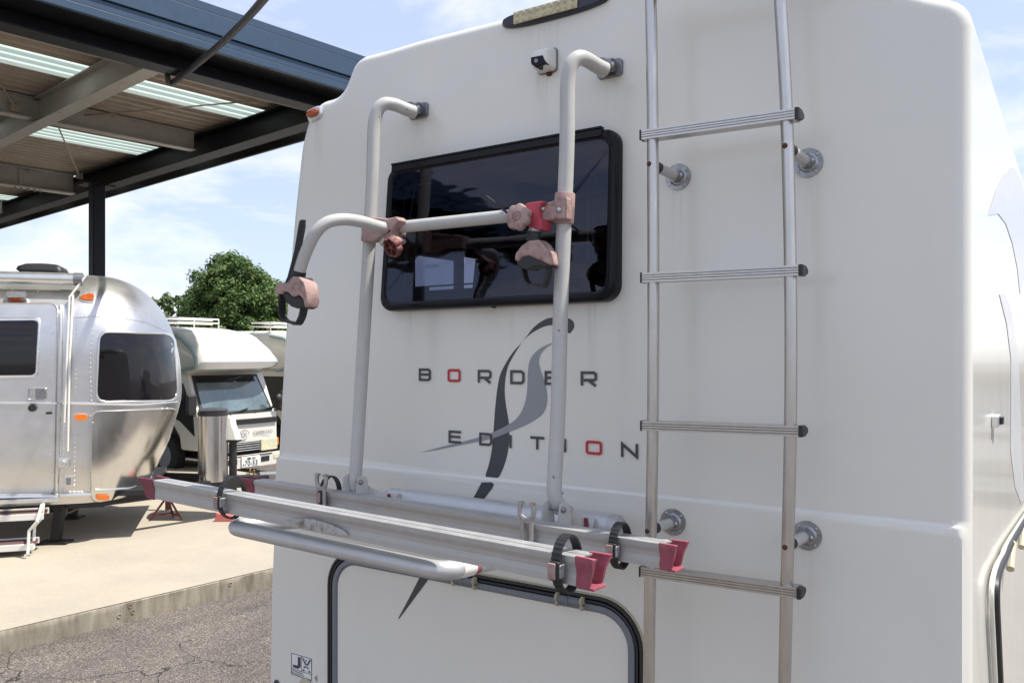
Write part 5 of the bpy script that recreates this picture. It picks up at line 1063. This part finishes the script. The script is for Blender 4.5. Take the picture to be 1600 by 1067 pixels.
fband(.10, Wv - .04, zh_(662), zh_(654), .03, 'black_trim_band', blk, curve=-.0)
gr = fband(.25, 1.18, zh_(705), zh_(690), .012, 'grille', blk)
for k in range(4): fband(.28, 1.16, zh_(703.5 - k * 3.6), zh_(702.3 - k * 3.6), .02, 'grille_slat', trim, gr)
hdl = mat('headlamp_lens', (.62, .60, .42), .15, var=.2, vscale=20, coat=.6)
for y0, y1 in ((1.16, 1.54), (.04, .26)): fband(y0, y1, zh_(706), zh_(688), .03, 'headlight', hdl)
fband(1.525, 1.58, zh_(700), zh_(688), .02, 'indicator', amber)
bpr = fband(-.02, Wv + .02, zh_(729), zh_(709), .10, 'bumper', camw)
fband(.15, 1.35, zh_(711), zh_(709.6), .108, 'bumper_gap', blk, bpr)
fband(1.10, 1.28, zh_(722), zh_(714), .108, 'bumper_intake', blk, bpr); fband(1.38, 1.52, zh_(720), zh_(713), .108, 'fog_lamp', hdl, bpr); fband(.35, .60, zh_(722), zh_(714), .108, 'bumper_intake', blk, bpr)
pz0, pz1 = zh_(727.5), zh_(711); npl = fband(.67, 1.05, pz0, pz1, .125, 'number_plate', plate, bpr)
MF = lambda y_, z_, o: Matrix.Translation(FP(y_, z_, o)) @ Matrix.Rotation(R(90), 4, 'Z') @ Matrix.Rotation(R(90), 4, 'X')
text('70-53', 'plate_digits', plateg, npl, MF(.725, pz0 + .025, .130), .125, .001, .9); text('\u3042', 'plate_kana', plateg, npl, MF(.685, pz0 + .03, .130), .04, .001)
text('800', 'plate_class', plateg, npl, MF(.88, pz0 + .128, .130), .045, .001); MB().prism([FP(.78, pz0 + .13, .131), FP(.85, pz0 + .13, .131), FP(.85, pz0 + .16, .131), FP(.78, pz0 + .16, .131)], (.001, 0, 0)).build('plate_region', plateg, npl)
text('CAMROAD', 'badge_lettering', cast, van, MF(1.00, zh_(679.5), .010), .085, .001, .95)
em = MB(); ec = FP(.80, zh_(676), .03)
for (a_, b2, cy, cz) in ((.085, .058, 0, 0), (.03, .055, 0, 0), (.07, .02, 0, .03)): em.tube([ec + Vector((0, cy + a_ * math.cos(t), cz + b2 * math.sin(t))) for t in [k * R(18) for k in range(20)]], .006, 5, closed=True)
em.build('grille_emblem', trim, van, smooth=True)
# side door glass, mirrors, wipers, wheel
swg = MB().prism([V(x_, -.012, z_) for x_, z_ in ((-1.15, zWB + .05), (-1.15, zWT - .08), (-.55, zWT - .08), (-.42, zWT - .15), (-.16, zWB - .02), (-.12, zWB - .35), (-.5, zWB - .12))], (0, .02, 0)).build('side_glass', darkg, van)
for (yy, s_) in ((-.16, -1), (Wv + .16, 1)):
    mr_ = MB().box(V(.02, yy, zh_(628)), (.08, 0, 0), (0, .17, 0), (0, 0, .32)).build('wing_mirror', blk, van, bevel=.03, seg=3)
    MB().tube([V(-.1, yy - s_ * .14, zh_(645)), V(.0, yy, zh_(642))], .015, 8).build('mirror_arm', blk, mr_, smooth=True)
MB().dome(V(.1, Wv - .03, zh_(625)), (1, .1, 0), .09, .7, 16, 4).tube([V(.08, Wv - .05, zh_(625)), V(-.02, Wv - .1, zh_(642))], .015, 8).build('round_mirror', blk, van, smooth=True)
for y0, y1 in ((.55, .95), (1.05, 1.5)): MB().tube([WSP(y0, -.02) + Vector((.04, 0, 0)), WSP(y1, .1) + Vector((.03, 0, 0))], .010, 6).build('wiper', blk, van, smooth=True)
stw = MB().tube([V(-.55, 1.25, zWB + .02) + Vector((.05 * math.sin(t), .17 * math.cos(t), .12 * math.sin(t))) for t in [k * R(20) for k in range(18)]], .014, 6, closed=True).build('steering_wheel', blk, van, smooth=True)
for xw in (-.95, -4.2):
    for yw in (.08, Wv - .08):
        wv = MB(); wv.tube([V(xw, yw - .09, .36), V(xw, yw - .08, .36), V(xw, yw + .08, .36), V(xw, yw + .09, .36)], [.30, .35, .35, .30], 28); wv = wv.build('wheel', tyre, van, smooth=True)
        MB().tube([V(xw, yw - .092, .36), V(xw, yw - .07, .36)], [.2, .12], 20).tube([V(xw, yw + .092, .36), V(xw, yw + .07, .36)], [.2, .12], 20).build('rim', cast, wv, smooth=True)
MB().bx(VX - 5, VX - .1, VY + .3, VY + 1.4, .32, .55).build('chassis', steelblk, van)
rk = MB()
for zz_ in (.06, .13):
    rk.tube([V(-1.4, -.05, ztop + zz_ + .03), V(-.72, -.05, ztop + zz_ + .03)], .014, 6); rk.tube([V(-.85, -.05, ztop + zz_ + .03), V(-.85, 1.0, ztop + zz_ + .03)], .014, 6); rk.tube([V(-1.3, -.05, ztop + zz_ + .03), V(-1.3, 1.2, ztop + zz_ + .03)], .014, 6)
for y_ in (-.05, .5, 1.0): rk.tube([V(-.85, y_, ztop - .05), V(-.85, y_, ztop + .16)], .012, 6)
rk.build('roof_rack', white, van, smooth=True)
for i, (dx, dy, lab) in enumerate(((-.3, 2.45, 'cream camper truck mostly hidden, parked beyond the one with plate 70-53'), (14.2, 3.2, 'cream camper truck facing the viewer out beyond the motorhome right side'))):
    c = copy_tree(van); c.location = van.location + Vector((dx, dy, 0)); c['label'] = lab
    if i == 1: c.rotation_euler.z = -math.pi / 2; c.location = Vector((1.05, 13.5, 0))

# ------------------------------------------------------------------ TREES
def tree(name, base, H, Rr, label, seedv, leafm, n_clump=420, per=60, trunk_r=.22, lobes=None, leaf=.13, cat='tree'):
    rnd = random.Random(seedv); root = thing(name, base, label, cat, 'trees beyond the parking area'); base = Vector(base)
    tk = MB(); tk.tube(spline([base, base + Vector((.1, 0, H * .25)), base + Vector((-.05, .1, H * .55)), base + Vector((.05, 0, H * .85))], 4), [trunk_r * (1 - .07 * i) for i in range(13)], 10)
    for k in range(9):
        an = k * 2.4; z0 = H * (.25 + .06 * k); L = Rr * rnd.uniform(.35, .5); p0 = base + Vector((0, 0, z0)); p1 = p0 + Vector((math.cos(an) * L, math.sin(an) * L, L * .6)); tk.tube(spline([p0, (p0 + p1) / 2 + Vector((0, 0, .1)), p1], 3), [trunk_r * .4 * (1 - .12 * i) for i in range(7)], 6)
    tk.build('trunk', bark, root, smooth=True)
    lv = []; fc = []
    lobes = lobes or [(0, 0, .62, 1, .38)]
    for c in range(n_clump):
        lb_ = rnd.choice(lobes); u_ = Vector((rnd.gauss(0, 1), rnd.gauss(0, 1), rnd.gauss(0, 1))).normalized(); rr2 = rnd.uniform(.55, 1.0) ** .6
        cen = base + Vector((lb_[0] * Rr + u_.x * Rr * lb_[3] * rr2, lb_[1] * Rr + u_.y * Rr * lb_[3] * rr2, lb_[2] * H + u_.z * H * lb_[4] * rr2)); cr_ = Rr * rnd.uniform(.08, .17)
        for q in range(per):
            d = Vector((rnd.gauss(0, 1), rnd.gauss(0, 1), rnd.gauss(0, .8))); d = d.normalized() * cr_ * rnd.random() ** .5; p = cen + d; nrm = (d.normalized() + Vector((rnd.uniform(-.7, .7), rnd.uniform(-.7, .7), rnd.uniform(-.2, 1)))).normalized()
            a_ = nrm.orthogonal().normalized(); a_.rotate(Matrix.Rotation(rnd.uniform(0, 6.28), 3, nrm)); b2 = nrm.cross(a_); l_ = leaf * rnd.uniform(.6, 1.2); i0 = len(lv)
            lv += [p - a_ * l_ * .5, p + b2 * l_ * .3, p + a_ * l_ * .5, p - b2 * l_ * .3]; fc.append((i0, i0 + 1, i0 + 2, i0 + 3))
    me = bpy.data.meshes.new('crown'); me.from_pydata([v - base for v in lv], [], fc); me.materials.append(leafm); o = bpy.data.objects.new('crown', me); COL.objects.link(o); o.parent = root; return root
D1 = 38; tb = PD(366, 560, D1); tb.z = 0; hT = CH + (555 - 391) / 1300 * D1; rT = 94 / 1300 * D1
tree('broadleaf_tree', tb, hT, rT, 'tall dense dark green tree rising behind the cream camper truck', 3, leafg, 950, 70, lobes=[(0, 0, .62, .82, .33), (-.1, 0, .76, .50, .21), (-.42, 0, .52, .58, .30), (.5, .0, .46, .60, .32), (0, 0, .35, 1.0, .25)], leaf=.17)
tb2 = PD(262, 560, 44); tb2.z = 0
tree('bushy_tree', tb2, CH + (555 - 456) / 1300 * 44, 48 / 1300 * 44, 'lower pale green tree between the silver trailer roof and the tall tree', 5, leafl, 200, 50, leaf=.19, trunk_r=.15)
tb3 = PD(445, 560, 46); tb3.z = 0
tree('bushy_tree', tb3, CH + (555 - 440) / 1300 * 46, 55 / 1300 * 46, 'green tree half hidden behind the left edge of the motorhome', 8, leafg, 260, 50, leaf=.19, trunk_r=.15)
for k, (px_, top_, D) in enumerate(((-60, 500, 60), (40, 498, 62), (130, 490, 58), (190, 484, 52), (215, 470, 50), (330, 500, 60))):
    t3 = PD(px_, 560, D); t3.z = 0; labs = ('far green tree low behind the left end of the silver trailer', 'far green tree low behind the trailer door', 'far green tree behind the black carport post', 'far green tree behind the trailer front window', 'sparse treetop just showing above the trailer roof', 'far green tree behind the camper roof rack')
    tree('far_tree', t3, CH + (555 - top_) / 1300 * D, 2.6, labs[k], 20 + k, leafg if k % 2 else leafl, 110, 40, leaf=.25, trunk_r=.15)
